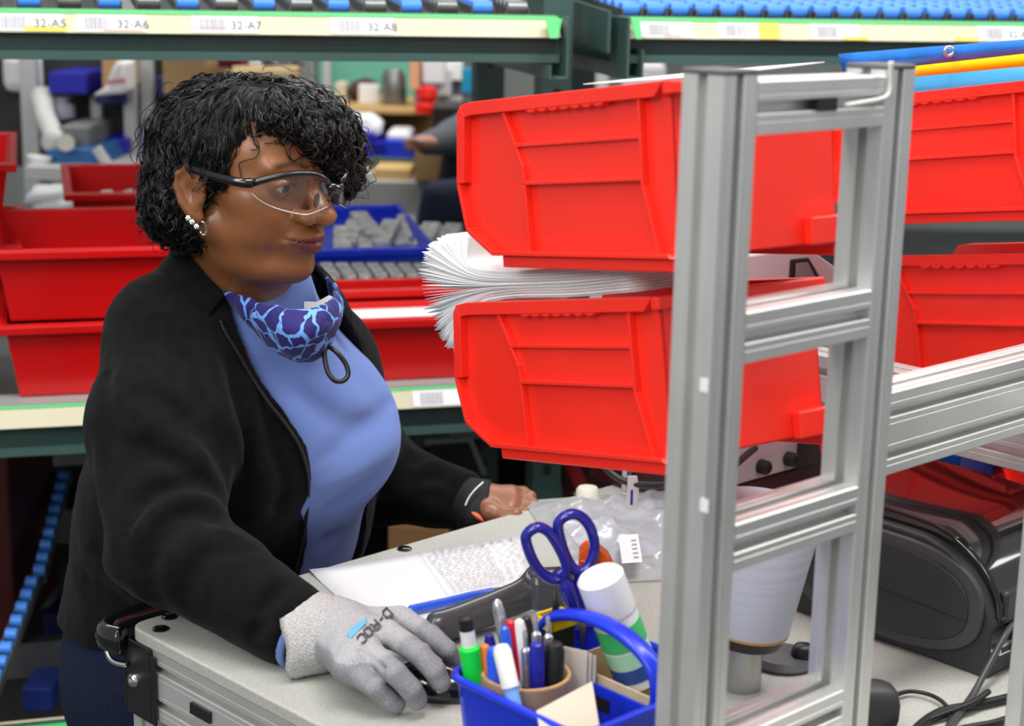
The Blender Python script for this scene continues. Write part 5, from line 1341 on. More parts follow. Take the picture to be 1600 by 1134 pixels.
# roll of tape used as a pen pot
rb = K0+K1*.050+K2*.048; rb.z = T+.004; hR = PZ(822, 1043, 1.1).z-1.1+.0905; rc = rb
m = MB(); m.lathe(rb, X, Y, Z, [(.040, .0), (.040, hR), (.0365, hR), (.0355, hR-.002), (.0355, .0)], 48, cap=False)
tp_ = m.build('tape_roll', mat('tan tape on its core', srgb(170, 140, 115), .45, coat=.2, noise=(3, .06)), None, 50); tag(tp_, 'tan roll of tape standing in the caddy with pens inside it', 'tape roll')
m = MB(); m.lathe(rb, X, Y, Z, [(.0405, hR-.030), (.0408, hR-.012), (.0405, hR-.0115), (.0405, hR-.0305)], 48, cap=False); 
m = MB(); m.lathe(rb, X, Y, Z, [(.0368, hR), (.0368, hR+.0012), (.0395, hR+.0012), (.0395, hR)], 48, cap=False); m.build('core_edge', M_CARD, tp_, 50)
# pens: (top pixel, foot offset from the roll centre, height of the top, radius, materials, label)
MW = M_WHITE; MG = mat('fluorescent green', srgb(20, 225, 70), .4, emit=None); MSIL = mat('silver plastic', (.6, .6, .62), .2, .8)
MLB = mat('light blue plastic', srgb(120, 170, 230), .3); MRED2 = mat('red pen cap', srgb(210, 20, 40), .3); MNV = mat('navy pen plastic', srgb(30, 35, 150), .3); MYE = mat('yellow plastic', srgb(240, 200, 30), .35); MCL = mat('clear pen barrel', (.75, .76, .74), .15, alpha=.75)
def pen(px, py, h, dx, dy, r, M1, label, M2=None, cat='pen', tip=None, body=.6, foot=.01):
    p1 = P(px, py, rb.y+dy*1.6); p0 = Vector((rb.x+dx, rb.y+dy, T+foot))
    pr = [(r*.5, 0), (r, .05), (r, body)]; M2 = M2 or M1
    c = [(r*1.08, body-.02), (r*1.08, .93), (r*.8, .985), (r*.35, 1.0)] if tip is None else [(r*.95, body), (r*.9, .86), (r*.42, .88), (r*.42, .985), (r*.3, 1.0)]
    return lathe_obj('marker' if r > .0068 else 'ballpoint_pen', label, cat, p0, p1, pr, M1, group='pens in the tape roll', parts=[('cap' if tip is None else 'click_button', M2, c)], n=14)
pen(776, 936, .190, .002, .012, .0048, MCL, 'tall clear pen with a silver clip, highest in the tape roll', MSIL)
pen(797, 968, .172, .005, .004, .0046, MW, 'pen with a red cap standing in the tape roll', MRED2)
pen(788, 978, .168, -.004, .000, .0046, MNV, 'navy pen just in front of the red capped one', M_PENB)
pen(811, 967, .170, .008, .004, .0052, MLB, 'pale blue pen with a white cap in the tape roll', MW)
pen(822, 962, .170, .014, .010, .0048, M_BLACK, 'slim black pen in the middle of the tape roll', M_BLACK)
pen(836, 957, .176, .018, .004, .0050, MSIL, 'silver click pen in the tape roll', MSIL, tip=1)
pen(856, 962, .172, .024, .006, .0050, MLB, 'pale blue click pen at the right side of the tape roll', MSIL, tip=1)
pen(820, 985, .160, .008, -.008, .0050, M_BLACK, 'black pen with a silver button near the front of the tape roll', MSIL, tip=1)
pen(838, 1003, .152, .014, -.014, .0062, MNV, 'royal blue marker at the front of the tape roll', MNV, cat='marker')
pen(866, 1002, .150, .024, -.006, .0088, M_BLACK, 'thick black marker at the right of the tape roll', M_BLACK, cat='marker')
pen(770, 1010, .146, -.022, -.010, .0058, MW, 'white pen with a blue stripe at the left of the tape roll', M_PENB)
pen(757, 1006, .145, -.026, .002, .0050, mat('orange pen cap', srgb(240, 120, 50), .4), 'orange tipped pen at the left rim of the tape roll')
pen(764, 990, .155, -.020, .012, .0048, MNV, 'blue pen behind the orange tipped one')
p1 = P(782, 1006, rb.y-.034); p0 = P(808, 1118, rb.y-.052)
lathe_obj('marker', 'white marker hooked over the front edge of the tape roll', 'marker', p0, p1, [(.003, 0), (.0062, .05), (.0066, .62)], MLB, parts=[('cap', MW, [(.0078, .40), (.0080, .9), (.006, .98), (.002, 1)])])
# green highlighter beside the roll
ht = P(727, 966, K0.y-.002)
hl = lathe_obj('highlighter', 'fluorescent green highlighter at the left corner of the caddy', 'highlighter', K0+K1*.026+K2*.024+Z*.006, ht,
               [(.0080, 0), (.0084, .03), (.0084, .42), (.0078, .43)], MG, parts=[('cap', MG, [(.0084, .40), (.0092, .42), (.0092, .80), (.0070, .82)]), ('end_piece', M_WHITE, [(.0066, .81), (.0066, .93)]), ('end_plug', M_BLACK, [(.0068, .925), (.0068, 1.0), (.003, 1.008)])])
m = MB(); ax = X; m.obox(Vector((ht.x, ht.y-.0102, T+.076)), X, Y, Z, -.003, .004, 0, .004, 0, .012); m.build('print_mark', M_BLACK, hl)
# stack of small cards beside the roll
q = P(902, 1010, rb.y+.02); 
for k in range(3):
    m = MB(); o_ = Vector((q.x-.004+.004*k, q.y+.002*k, T+.004)); m.obox(o_, (X*.9-Y*.43).normalized(), (X*.43+Y*.9).normalized(), Z, -.016, .014, 0, .0012, 0, q.z-T-.006-.003*k)
    tag(m.build('paper_card', mat('cream card', srgb(225, 215, 200), .8)), ('nearest', 'middle', 'farthest')[k]+' of three cream cards stood upright beside the tape roll', 'card')
# open cardboard box in the near compartment
bx = K0+K1*(hx+.008)+K2*.030; m = MB(); t = .002; M_KRAFT = mat('pale kraft board', srgb(205, 186, 150), .85, noise=(80, .06))
for (x0, x1, y0, y1) in ((0, .062, 0, t), (0, .062, .120-t, .120), (0, t, 0, .120), (.062-t, .062, 0, .120)): m.obox(bx, K1, K2, Z, x0, x1, y0, y1, .004, .084)
m.obox(bx, K1, K2, Z, 0, .062, 0, .120, .002, .004)
bo = thing('cardboard_box', 'small open kraft cardboard box standing in the caddy', 'box', tuple(bx)); m.build('box_wall', M_KRAFT, bo)
fl = [PZ(838, 1112, T+.094), PZ(925, 1066, T+.098), PZ(936, 1134, T+.090), PZ(850, 1180, T+.088)]
m = MB(); m.add(fl, [(0, 1, 2, 3)]); f_ = m.build('flap', mat('folded white card', srgb(196, 186, 168), .8), bo); so = f_.modifiers.new('t', 'SOLIDIFY'); so.thickness = .0012
# white bottle leaning
M_LABG = mat('green printed label', srgb(70, 195, 110), .35); M_LABB = mat('blue printed label', srgb(40, 80, 160), .35)
p1 = PZ(936, 896, T+.172); p0 = PZ(1000, 1085, T+.030)
p0 = Vector((K0.x, K0.y, T+.018))+K1*(hx+.052)+K2*.055+Z*0
p0 = P(992, 1046, 1.425)
lathe_obj('bottle', 'white capped bottle with a green and blue label leaning in the caddy', 'bottle', p0, p1, [(.018, -.12), (.0212, -.10), (.0215, .0), (.0215, .60), (.019, .63)], mat('white bottle', (.80, .82, .84), .3),
          parts=[('cap', M_WHITE, [(.0200, .58), (.0215, .60), (.0220, .64), (.0218, .965), (.019, .995), (.001, 1.0)]), ('label_band', M_LABG, [(.0219, .30), (.0219, .52)]), ('label_lower_band', M_LABB, [(.0219, -.02), (.0219, .12)]), ('label_mark', mat('pale green label', srgb(170, 225, 195), .35), [(.0218, .13), (.0218, .28)])], n=36)
# scissors
M_SCI = mat('navy scissor handles', srgb(30, 32, 140), .18, coat=.5)
sci = thing('scissors', 'scissors with navy blue handles standing loops up in the caddy', 'scissors', tuple(PZ(885, 950, T+.11)))
yS = 1.475
def loop(pts): return spline([P(x, y, yS+dy) for x, y, dy in pts], 5, True)
lp1 = [(822, 838, -.004), (838, 824, -.004), (856, 830, -.002), (872, 852, 0), (884, 880, 0), (880, 900, 0), (862, 904, 0), (842, 890, -.002), (828, 865, -.004)]
lp2 = [(872, 820, .006), (888, 804, .006), (906, 806, .008), (922, 824, .008), (929, 855, .008), (922, 880, .006), (908, 893, .004), (893, 885, .004), (880, 858, .006)]
for lp_ in (lp1, lp2):
    m = MB(); pts = loop(lp_); m.tube(pts, .0052, 12, closed=True, flat=1.3, up=Y); lo_ = m.build('finger_loop', M_SCI, sci, True)
m = MB(); m.tube(spline([P(872, 890, yS), P(884, 912, yS), P(896, 945, yS), P(904, 965, yS)], 5), [.006]*5+[.008]*5+[.007]*5+[.006], 10, flat=1.2, up=Y); m.build('shank', M_SCI, sci, True)
m = MB(); m.tube(spline([P(905, 888, yS+.005), P(906, 912, yS+.006), P(908, 945, yS+.005), P(909, 965, yS+.004)], 5), [.006]*5+[.0075]*5+[.007]*5+[.006], 10, flat=1.2, up=Y); m.build('shank', M_SCI, sci, True)
m = MB(); bt = P(907, 960, yS+.002); m.prism(bt, X, -Z, Y, [(-.008, 0), (.006, 0), (.002, .075), (-.001, .080)], -.001, .001); m.build('blade', M_STEEL, sci)
# orange tool, yellow box and its black plug
M_OR = mat('orange plastic', srgb(245, 100, 20), .3, coat=.2)
m = MB(); m.prism(P(930, 905, 1.500), X, Z, Y, [(-.014, -.03), (.018, -.03), (.018, .014), (.012, .026), (.002, .034), (-.010, .036), (-.016, .030)], -.010, .010)
for k in range(4): m.obox(P(930, 905, 1.500), X, Y, Z, -.0165, -.004, -.0112, .0112, .002+.006*k, .0045+.006*k)
o = m.build('utility_knife', M_OR, None, bevel=.003, seg=3); tag(o, 'orange handled cutter standing behind the navy scissors', 'cutter')
yb = thing('yellow_box', 'small yellow edged box with a black plug in front of the scanner head', 'box', tuple(PZ(868, 960, T+.11)))
q = PZ(868, 962, T+.122); m = MB(); m.obox(q, K1, K2, Z, -.015, .015, -.011, .011, -.045, -.002); m.build('box_body', M_BLACK, yb, bevel=.001)
m = MB()
for (x0, x1, y0, y1) in ((-.017, .017, -.013, -.010), (-.017, .017, .010, .013), (-.017, -.014, -.013, .013), (.014, .017, -.013, .013)): m.obox(q, K1, K2, Z, x0, x1, y0, y1, -.008, .002)
m.build('yellow_edge', MYE, yb)
m = MB(); m.tube([q+Z*.0, q+Z*.012, q+Vector((-.002, 0, .026))], [.004, .003, .0015], 8); m.build('plug', M_BLACK, yb, True)
# ================================================================ clear bag with a pad inside
M_FILM = clear_mat('clear crinkled film', (.975, .978, .985), .13, 1.5, .16, (40, .5, .003), milk=.30)
def bag(pts, label, M, hmax=.016, seed=2, N=46, name='plastic_bag'):
    a, b, c, d = on_top(pts); rs = np.random.RandomState(seed); vs = []; fs = []
    kk = [(rs.uniform(-13, 13), rs.uniform(-13, 13), rs.uniform(0, 6)) for _ in range(6)]
    for i in range(N+1):
        for j in range(N+1):
            s, t = i/N, j/N; q = (a*(1-s)+b*s)*(1-t)+(d*(1-s)+c*s)*t; ed = min(1, 6*min(s, 1-s, t, 1-t)+.08)
            w = sum((1-abs(math.sin(k0*s+k1*t+k2+.5*math.sin(7*t+k2))))**3 for k0, k1, k2 in kk)/6; vs.append(q+Z*(.0015+ed*hmax*(.35+.65*min(1, 2.2*w))))
    for i in range(N):
        for j in range(N): k = i*(N+1)+j; fs.append((k, k+N+1, k+N+2, k+1))
    m = MB(); m.add(vs, fs); return tag(m.build(name, M, None, True), label, 'bag')
bag([(818, 785), (1075, 765), (1120, 905), (905, 915)], 'clear crinkled plastic bag lying on the bench behind the scissors', M_FILM, .022)
bg_pad = on_top([(862, 800), (1050, 778), (1085, 860), (925, 880)], .0012)
m = MB(); m.add(bg_pad, [(0, 1, 2, 3)]); o = m.build('foam_pad', mat('pale lavender pad', srgb(205, 208, 222), .6)); so = o.modifiers.new('t', 'SOLIDIFY'); so.thickness = .001; tag(o, 'pale lavender sheet inside the clear bag', 'pad')
st_ = on_top([(966, 836), (997, 834), (1004, 878), (972, 880)], .0245); m = MB(); m.add(st_, [(0, 1, 2, 3)])
for k in range(5):
    a_ = st_[0]*(1-.2-.15*k)+st_[3]*(.2+.15*k); b_ = st_[1]*(1-.2-.15*k)+st_[2]*(.2+.15*k); pa = a_*.4+b_*.6+Z*.0004; pb = a_*.15+b_*.85+Z*.0004; dv = (st_[3]-st_[0])*.06
    m.add([pa, pb, pb+dv, pa+dv], [(0, 1, 2, 3)], 1)
o = m.build('sticker', [M_PAPER, M_GINK]); tag(o, 'white printed sticker on the clear plastic bag', 'sticker')
m = MB(); m.lathe(PZ(918, 776, T), X, Y, Z, [(.016, 0), (.016, .010), (.013, .014), (.001, .015)], 24); tag(m.build('jar_lid', mat('cream lid', srgb(225, 222, 205), .5), None, 40), 'cream round lid at the far edge of the bench above the clear bag', 'lid')
# black cable behind the bag with its hanging tag
m = MB(); m.tube(spline([P(935, 700, 2.05), P(945, 728, 2.04), P(968, 748, 2.03), P(1000, 757, 2.02), P(1050, 757, 2.0), P(1120, 745, 1.98), P(1180, 700, 2.1)], 6), .0045, 8); tag(m.build('cable', M_BLACK, None, True), 'black cable looping down behind the clear bag with a tag on it', 'cable')
tg = P(988, 748, 2.02); m = MB(); m.prism(tg, X, Z, Y, [(-.006, .004), (.006, .004), (.009, -.012), (.008, -.040), (-.008, -.040), (-.006, -.010)], -.001, .001); m.obox(tg, X, Y, Z, -.0015, .0015, -.0018, 0, -.034, -.014, 1)
tag(m.build('cable_tag', [mat('milky tag', (.62, .58, .56), .4), M_DBLUE], None, bevel=.0005), 'milky plastic tag clipped round the black cable', 'tag')
# ================================================================ roll on its stand behind the ladder
M_PROLL = mat('white wrapped roll', srgb(190, 192, 205), .42, bump=(2.5, .25, .004), stretch=(1, 1, 40))
p0 = P(1166, 978, 1.56); p1 = P(1200, 790, 1.555)
rs_ = thing('label_roll', 'large white roll on a black stand, seen through the aluminium frame', 'roll', (p0.x, p0.y, T))
az = (p1-p0).normalized(); ax = az.cross(Y).normalized(); ay = az.cross(ax); L = (p1-p0).length
m = MB(); m.lathe(p0, ax, ay, az, [(.021, 0), (.0425, .0), (.043, .002), (.055, L-.002), (.054, L), (.022, L), (.021, 0)], 48, cap=False); m.build('roll_body', M_PROLL, rs_, 50)
m = MB(); m.lathe(p0-az*.0015, ax, ay, az, [(.0428, 0), (.0435, .003), (.021, .003), (.021, 0)], 48); m.build('core', M_CARD, rs_, 50)
m = MB(); m.lathe(p0-az*.018, ax, ay, az, [(.026, 0), (.036, .004), (.040, .015), (.001, .015)], 40); m.build('stand_collar', M_BLACK, rs_, 40)
bz = p0-az*.018; m = MB(); m.lathe(Vector((bz.x, bz.y, T)), X, Y, Z, [(.020, 0), (.020, bz.z-T), (.001, bz.z-T)], 24); m.build('stand_stem', mat('brushed metal', (.45, .45, .44), .3, .8), rs_, 40)
m = MB(); m.lathe(PZ(1222, 1035, T), X, Y, Z, [(.034, 0), (.036, .004), (.030, .010), (.001, .012)], 36); m.build('stand_foot', mat('dark grey foot', (.09, .09, .10), .45), rs_, 40)
blob('knob', None, None, PZ(1256, 1022, T+.012), (.013, .012, .012), M_BLACK, 4, parent=rs_, amp=.05)
m = MB(); m.obox(PZ(1306, 905, T), K1, K2, Z, -.03, .0, 0, .01, 0, .05); tag(m.build('pink_folder', mat('pink card', srgb(225, 110, 120), .6), None, bevel=.001), 'pink card standing on the bench between the white roll and the frame post', 'card')
# ================================================================ label printer
C_ = PZ(1541, 1062, T); M_PR = mat('charcoal printer case', (.030, .031, .033), .42, bump=(900, .25, .0006)); M_PRG = mat('gloss black printer lid', (.006, .006, .007), .06, coat=.7)
pr = thing('label_printer', 'black and charcoal label printer on the bench at the right edge', 'printer', tuple(C_+D2*.13+D1*.1))
arc_ = [(0, .050), (.004, .072), (.018, .096), (.040, .116), (.070, .128), (.110, .133), (.25, .133)]
out = [(0, .001)]+[(q.x, q.y) for q in spline([(a_, b_, 0) for a_, b_ in arc_], 5)]+[(.25, .001)]
m = MB(); m.prism(C_, D2, Z, D1, out, 0, .22); m.build('case', M_PR, pr, 35, bevel=.003, seg=3)
lid = [(q.x, q.y) for q in spline([(-.004, .060, 0), (.004, .090, 0), (.026, .118, 0), (.060, .137, 0), (.110, .146, 0), (.25, .148, 0)], 6)]+[(.25, .11), (.06, .10), (.02, .06)]
m = MB(); m.prism(C_+D1*.012, D2, Z, D1, lid, 0, .20); m.build('lid', M_PRG, pr, 35, bevel=.004, seg=3)
def oval(cx, cz, rx, rz, n=40, e=2.6): return [(cx+rx*abs(math.cos(a))**(2/e)*(1 if math.cos(a) > 0 else -1), cz+rz*abs(math.sin(a))**(2/e)*(1 if math.sin(a) > 0 else -1)) for a in [2*math.pi*k/n for k in range(n)]]
m = MB(); m.prism(C_, D2, Z, -D1, oval(.130, .068, .122, .059), -.001, .006); m.build('side_panel', mat('grey printer panel ring', (.055, .057, .06), .4), pr, 35, bevel=.002)
m = MB(); m.prism(C_, D2, Z, -D1, oval(.130, .068, .107, .048), 0, .0085); ins = m.build('panel_inset', M_PR, pr, bevel=.002)
m = MB(); m.tube([C_-D1*.0087+D2*.026+Z*.058, C_-D1*.0087+D2*.13+Z*.064, C_-D1*.0087+D2*.236+Z*.068], .0006, 6); m.build('panel_seam', M_BLACK, ins)
q = C_+D1*.022+Z*.030; m = MB(); m.prism(q, D1, Z, -D2, [(-.010, -.006), (.012, -.006), (.014, .006), (-.012, .006)], 0, .006); port = m.build('serial_port', M_STEEL, pr, bevel=.001)
m = MB(); m.prism(q, D1, Z, -D2, [(-.007, -.003), (.009, -.003), (.010, .003), (-.008, .003)], .004, .0065); m.build('socket', M_BLACK, port)
for s in (-1, 1): m = MB(); m.lathe(q+D1*(.001+s*.017), D1, Z, -D2, [(.003, 0), (.003, .007), (.001, .007)], 6); m.build('jack_screw', M_STEEL, port)
m = MB(); m.obox(C_+Z*.1, D1, D2, Z, .02, .075, -.004, .05, -.045, -.01); m.build('outlet_hood', M_PR, pr, bevel=.004)
m = MB(); m.obox(C_, D1, D2, Z, .045, .11, -.02, .0, .018, .046); m.build('cable_plug', M_BLACK, pr, bevel=.003)
# cables on the bench
def cable(pts, r, label, M=M_BLACK, z=.006):
    m = MB(); m.tube(spline([PZ(x, y, T+(q[0] if q else z)) for x, y, *q in pts], 7), r, 8); return tag(m.build('cable', M, None, True), label, 'cable')
cable([(1612, 930, .06), (1575, 985, .05), (1550, 1030, .03), (1520, 1085, .008), (1490, 1125), (1465, 1160)], .0036, 'thick black cable falling past the front of the printer', mat('dark grey cable', (.05, .05, .052), .35))
cable([(1640, 1060, .01), (1590, 1085), (1530, 1100), (1470, 1112), (1430, 1140), (1415, 1170)], .0045, 'black cable running left across the bench from the right edge')
cable([(1640, 1075, .012), (1600, 1110), (1560, 1128), (1500, 1140), (1440, 1160)], .0040, 'lowest black cable at the bottom right corner')
cable([(1398, 1160), (1390, 1120), (1393, 1092), (1420, 1080), (1455, 1086), (1478, 1102), (1484, 1125), (1470, 1150)], .0022, 'thin black wire making a small loop on the bench')
cable([(1545, 1080, .016), (1515, 1100, .012), (1450, 1125), (1420, 1150)], .0030, 'black cable under the thick one leading to the thin loop')
blob('desk_speaker', 'rounded black gadget half hidden behind the foot of the right frame post', 'gadget', PZ(1362, 1105, T+.025), (.026, .022, .026), mat('soft black', (.03, .03, .032), .5), 3, amp=.02)
# blue bin behind the printer
bb = thing('blue_bin', 'blue bin standing on the bench behind the printer lid', 'bin', tuple(PZ(1440, 880, T)))
q = PZ(1470, 905, T)-D2*.08+D1*.1; m = MB(); t = .003
for (x0, x1, y0, y1) in ((0, .22, 0, t), (0, .22, .12-t, .12), (0, t, 0, .12), (.22-t, .22, 0, .12)): m.obox(q+D2*.08-D1*.08, D1, D2, Z, x0, x1, y0, y1, .001, .15)
m.obox(q+D2*.08-D1*.08, D1, D2, Z, 0, .22, 0, .12, .001, .004); m.build('bin_wall', mat('deep blue bin', srgb(20, 70, 150), .4), bb, bevel=.002)
# ================================================================ grey machine behind the bins
M_MACH = mat('pale mauve grey machine paint', srgb(196, 186, 190), .45)
mp = PZ(1120, 812, T); mach = thing('machine', 'pale grey machine with a black slotted handle behind the near red bins', 'machine', tuple(mp+D1*.2))
q0 = Vector((mp.x, mp.y, T))
def MU(px, py): q = PPL(px, py, q0, D2); return (q-q0).dot(D1), q.z-T
tl = MU(1262, 385); tr = MU(1305, 430); br_ = MU(1312, 560); zb_m = MU(1155, 757)[1]
m = MB(); m.prism(q0, D1, Z, D2, [(0, zb_m), (br_[0], zb_m), (br_[0], tr[1]), (tl[0], tl[1]), (0, tl[1])], 0, .25); m.build('housing', M_MACH, mach, bevel=.003)
s0, s1, s2, s3 = MU(1232, 436), MU(1234, 405), MU(1262, 402), MU(1284, 440)
m = MB(); m.prism(q0, D1, Z, -D2, [s0, s1, s2, s3], -.001, .003); m.build('handle_slot', M_BLACK, mach, bevel=.003)
m = MB(); a_, b_, c_, d_ = MU(1240, 434), MU(1241, 411), MU(1258, 409), MU(1272, 436); m.prism(q0, D1, Z, -D2, [a_, b_, c_, d_], 0, .0045); m.build('slot_inner', mat('grey slot back', (.22, .22, .22), .5), mach)
for x, y in ((1188, 728), (1230, 716)):
    u, z = MU(x, y); m = MB(); m.lathe(q0+D1*u+Z*z, D1, Z, -D2, [(.010, -.001), (.010, .012), (.007, .015), (.001, .015)], 18); m.build('knob', M_BLACK, mach, 40)
m = MB(); m.obox(q0, D1, D2, Z, .0, br_[0]+.04, .004, .24, .001, zb_m-.001); m.build('maroon_base', mat('dark maroon plastic', srgb(58, 8, 14), .4), mach, bevel=.004)
u0, z0 = MU(1242, 740); m = MB(); m.obox(q0+D1*u0-D2*.002, D1, D2, Z, 0, br_[0]-u0, -.001, .001, zb_m, zb_m+.055); m.build('dark_vent', M_BLACK, mach)
wp = PZ(972, 768, T); m = MB(); m.obox(Vector((wp.x, wp.y, T)), X, Y, Z, 0, .07, 0, .06, .001, .06); m.obox(Vector((wp.x, wp.y, T)), X, Y, Z, .006, .010, -.001, .0, .001, .06, 1)
m.obox(Vector((wp.x, wp.y, T)), X, Y, Z, .030, .058, -.001, .0, .018, .022, 2)
tag(m.build('small_carton', [mat('grey white card', (.45, .45, .48), .6), M_BLACK, M_RED], None), 'small grey white carton with a red mark behind the clear bag, by the frame post', 'box')
# ================================================================ blue banner above the right bins
M_BAN = mat('sky blue vinyl', srgb(75, 180, 240), .25, coat=.3); M_BAN2 = mat('royal blue vinyl edge', srgb(25, 105, 215), .22, coat=.4, noise=(25, .12)); M_BANY = mat('yellow vinyl stripe', srgb(255, 225, 0), .4)
ban = thing('banner', 'glossy blue vinyl banner with a yellow stripe and metal eyelet, top right', 'banner', tuple(P(1450, 110, 2.22)))
M_BAN2 = mat('mid blue vinyl edge', srgb(42, 128, 228), .22, coat=.4, noise=(25, .12))
def bl_(t, k):                                                      # k: 0 top edge, 1, 2, 3 lower limit
    x0, x1 = (1311, 1318, 1326, 1350)[k], 1670; ya, yb = (84, 115, 129, 170)[k], (56, 76, 97, 150)[k]
    return P(x0+(x1-x0)*t, ya+(yb-ya)*t, 2.24-.30*t)
for k, (nm, M) in enumerate((('banner_edge', M_BAN2), ('banner_stripe', M_BANY), ('banner_field', M_BAN))):
    m = MB(); N = 10; m.add([bl_(i/N, k+j) for i in range(N+1) for j in (0, 1)], [(2*i, 2*i+1, 2*i+3, 2*i+2) for i in range(N)]); o = m.build(nm, M, ban, True); so = o.modifiers.new('t', 'SOLIDIFY'); so.thickness = .0015
m = MB(); c = P(1482, 80, 2.08); m.lathe(c-Y*.001, X, Z, -Y, [(.0038, 0), (.0038, .0016), (.0058, .0022), (.0072, .0008), (.0072, 0)], 24, cap=False); m.build('eyelet', M_STEEL, ban, True)
# ================================================================ near-black sheets added to give the lower rack its deep shade
M_SHADE = mat('painted rack shade', (.010, .011, .012), .8)
m = MB(); m.obox(RP(0, 1.75, 0), DR, DB, Z, ul0-.6, ur0+.6, 0, .01, .01, zl+.0); m.build('shade_panel', M_SHADE, rack)  # dark sheet added in place of the shade at the back
for z in (.30, .62): m = MB(); m.obox(RP(0, 0, z), DR, DB, Z, ul0-.6, ur0+.6, .9, 1.74, 0, .02); m.build('shelf_deck', M_SHADE, rack)  # dark decks added to deepen the shade on the lower levels
m = MB(); m.obox(RP(0, 0, 0), DR, DB, Z, ul0-.4, ur0+.4, .9, 1.75, zl-.02, zl); m.build('shelf_deck', M_SHADE, rack)  # one more dark deck added for the shade below it
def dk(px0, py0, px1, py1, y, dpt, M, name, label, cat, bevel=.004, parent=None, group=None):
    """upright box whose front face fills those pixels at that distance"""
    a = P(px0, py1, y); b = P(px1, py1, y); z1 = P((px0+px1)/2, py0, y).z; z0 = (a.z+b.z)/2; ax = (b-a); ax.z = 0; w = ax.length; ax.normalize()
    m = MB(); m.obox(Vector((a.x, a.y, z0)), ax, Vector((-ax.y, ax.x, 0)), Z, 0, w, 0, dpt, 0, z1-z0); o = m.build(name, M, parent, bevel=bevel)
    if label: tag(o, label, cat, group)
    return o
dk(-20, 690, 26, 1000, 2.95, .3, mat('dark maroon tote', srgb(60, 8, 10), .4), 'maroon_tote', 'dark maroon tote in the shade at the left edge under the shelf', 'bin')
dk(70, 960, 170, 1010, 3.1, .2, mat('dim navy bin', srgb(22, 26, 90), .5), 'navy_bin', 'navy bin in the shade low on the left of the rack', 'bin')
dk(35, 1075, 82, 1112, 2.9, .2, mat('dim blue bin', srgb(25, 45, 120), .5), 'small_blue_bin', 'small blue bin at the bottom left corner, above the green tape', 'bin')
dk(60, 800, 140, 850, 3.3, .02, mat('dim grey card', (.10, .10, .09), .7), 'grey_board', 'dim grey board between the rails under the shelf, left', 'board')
# things under the shelf to the right of her
mon = dk(672, 690, 752, 760, 3.4, .03, M_BLACK, 'monitor', 'black monitor with a pale frame under the shelf above her far hand', 'monitor')
m = MB(); a = P(668, 692, 3.39); m.tube([P(664, 690, 3.39), P(735, 686, 3.39), P(757, 740, 3.39)], .007, 8); m.build('pale_frame', mat('pale green frame', (.30, .36, .34), .5), mon)
dk(640, 640, 700, 700, 3.6, .2, mat('dim grey case', (.09, .09, .09), .6), 'grey_case', 'dim grey case under the shelf just above her far sleeve', 'case')
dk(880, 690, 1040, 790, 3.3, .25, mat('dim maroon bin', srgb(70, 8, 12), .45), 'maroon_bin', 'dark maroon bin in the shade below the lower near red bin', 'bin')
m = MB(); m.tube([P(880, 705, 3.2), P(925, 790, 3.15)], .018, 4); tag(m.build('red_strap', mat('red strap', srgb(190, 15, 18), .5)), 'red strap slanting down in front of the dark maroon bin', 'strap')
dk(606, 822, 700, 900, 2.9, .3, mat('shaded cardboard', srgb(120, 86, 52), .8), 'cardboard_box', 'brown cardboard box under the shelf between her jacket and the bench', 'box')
# ================================================================ workstation far left
Y1 = 4.7; M_FR = mat('pale grey frame', (.50, .51, .50), .5, .2); M_SHD = mat('dark pegboard', (.035, .032, .030), .8, noise=(6, .4))
stn = thing('packing_station', 'blurred grey packing station with a frame and shelves beyond the red totes, left', 'workstation', tuple(P(130, 270, Y1).to_2d())+(0,))
def spart(px0, py0, px1, py1, y, d, M, name): return dk(px0, py0, px1, py1, y, d, M, name, None, None, .003, stn)
spart(-60, 60, 330, 262, Y1+.5, .02, M_SHD, 'back_board')
tb = spart(40, 262, 250, 284, Y1-.1, .6, M_FR, 'table_top')
zt_ = P(130, 262, Y1).z
for (x0, x1, y) in ((195, 214, Y1+.30), (222, 241, Y1+.35), (36, 62, Y1+.30), (144, 160, Y1+.38)):
    a = P(x0, 250, y); b = P(x1, 250, y); m = MB(); m.box(a.x, b.x, y, y+.04, 0, 2.35 if x0 != 144 else P(144, 150, y).z); m.build('upright', M_FR, stn, bevel=.003)
for (x0, x1) in ((60, 76), (228, 240)): a = P(x0, 300, Y1-.05); b = P(x1, 300, Y1-.05); m = MB(); m.box(a.x, b.x, a.y, a.y+.04, 0, zt_-.04); m.build('leg', M_FR, stn)
def hang(px0, py0, px1, py1, M, name, label, cat, y=None, d=.25, bevel=.006): y = y or Y1+.5-d; return dk(px0, py0, px1, py1, y, d, M, name, label, cat, bevel)
hang(2, 82, 64, 146, mat('white board', (.74, .74, .73), .6), 'white_board', 'blurred white panel at the top left corner under the shelf beam', 'panel', d=.06, bevel=.03)
hang(76, 113, 137, 147, M_DBLUE, 'blue_bin', 'blurred blue bin hanging beside the white panel, far left', 'bin')
hang(148, 145, 194, 163, mat('navy tray', srgb(22, 26, 95), .5), 'navy_tray', 'blurred navy tray under the white cap, far left', 'tray')
hang(154, 216, 200, 242, M_DBLUE, 'blue_bin', 'blurred blue bin on the far table beside the grey post', 'bin')
hang(243, 120, 268, 152, mat('navy tray'  , (0, 0, 0)), 'navy_tray', 'blurred navy tray just left of her hair', 'tray')
m = MB(); q = [P(142, 150, Y1+.1), P(165, 136, Y1+.1), P(170, 118, Y1+.1), P(180, 96, Y1+.1), P(194, 96, Y1+.1), P(196, 146, Y1+.1)]
m.add(q+[v+Y*.14 for v in q], [(0, 1, 2, 3, 4, 5), (11, 10, 9, 8, 7, 6)]+[(i, (i+1) % 6, 6+(i+1) % 6, 6+i) for i in range(6)])
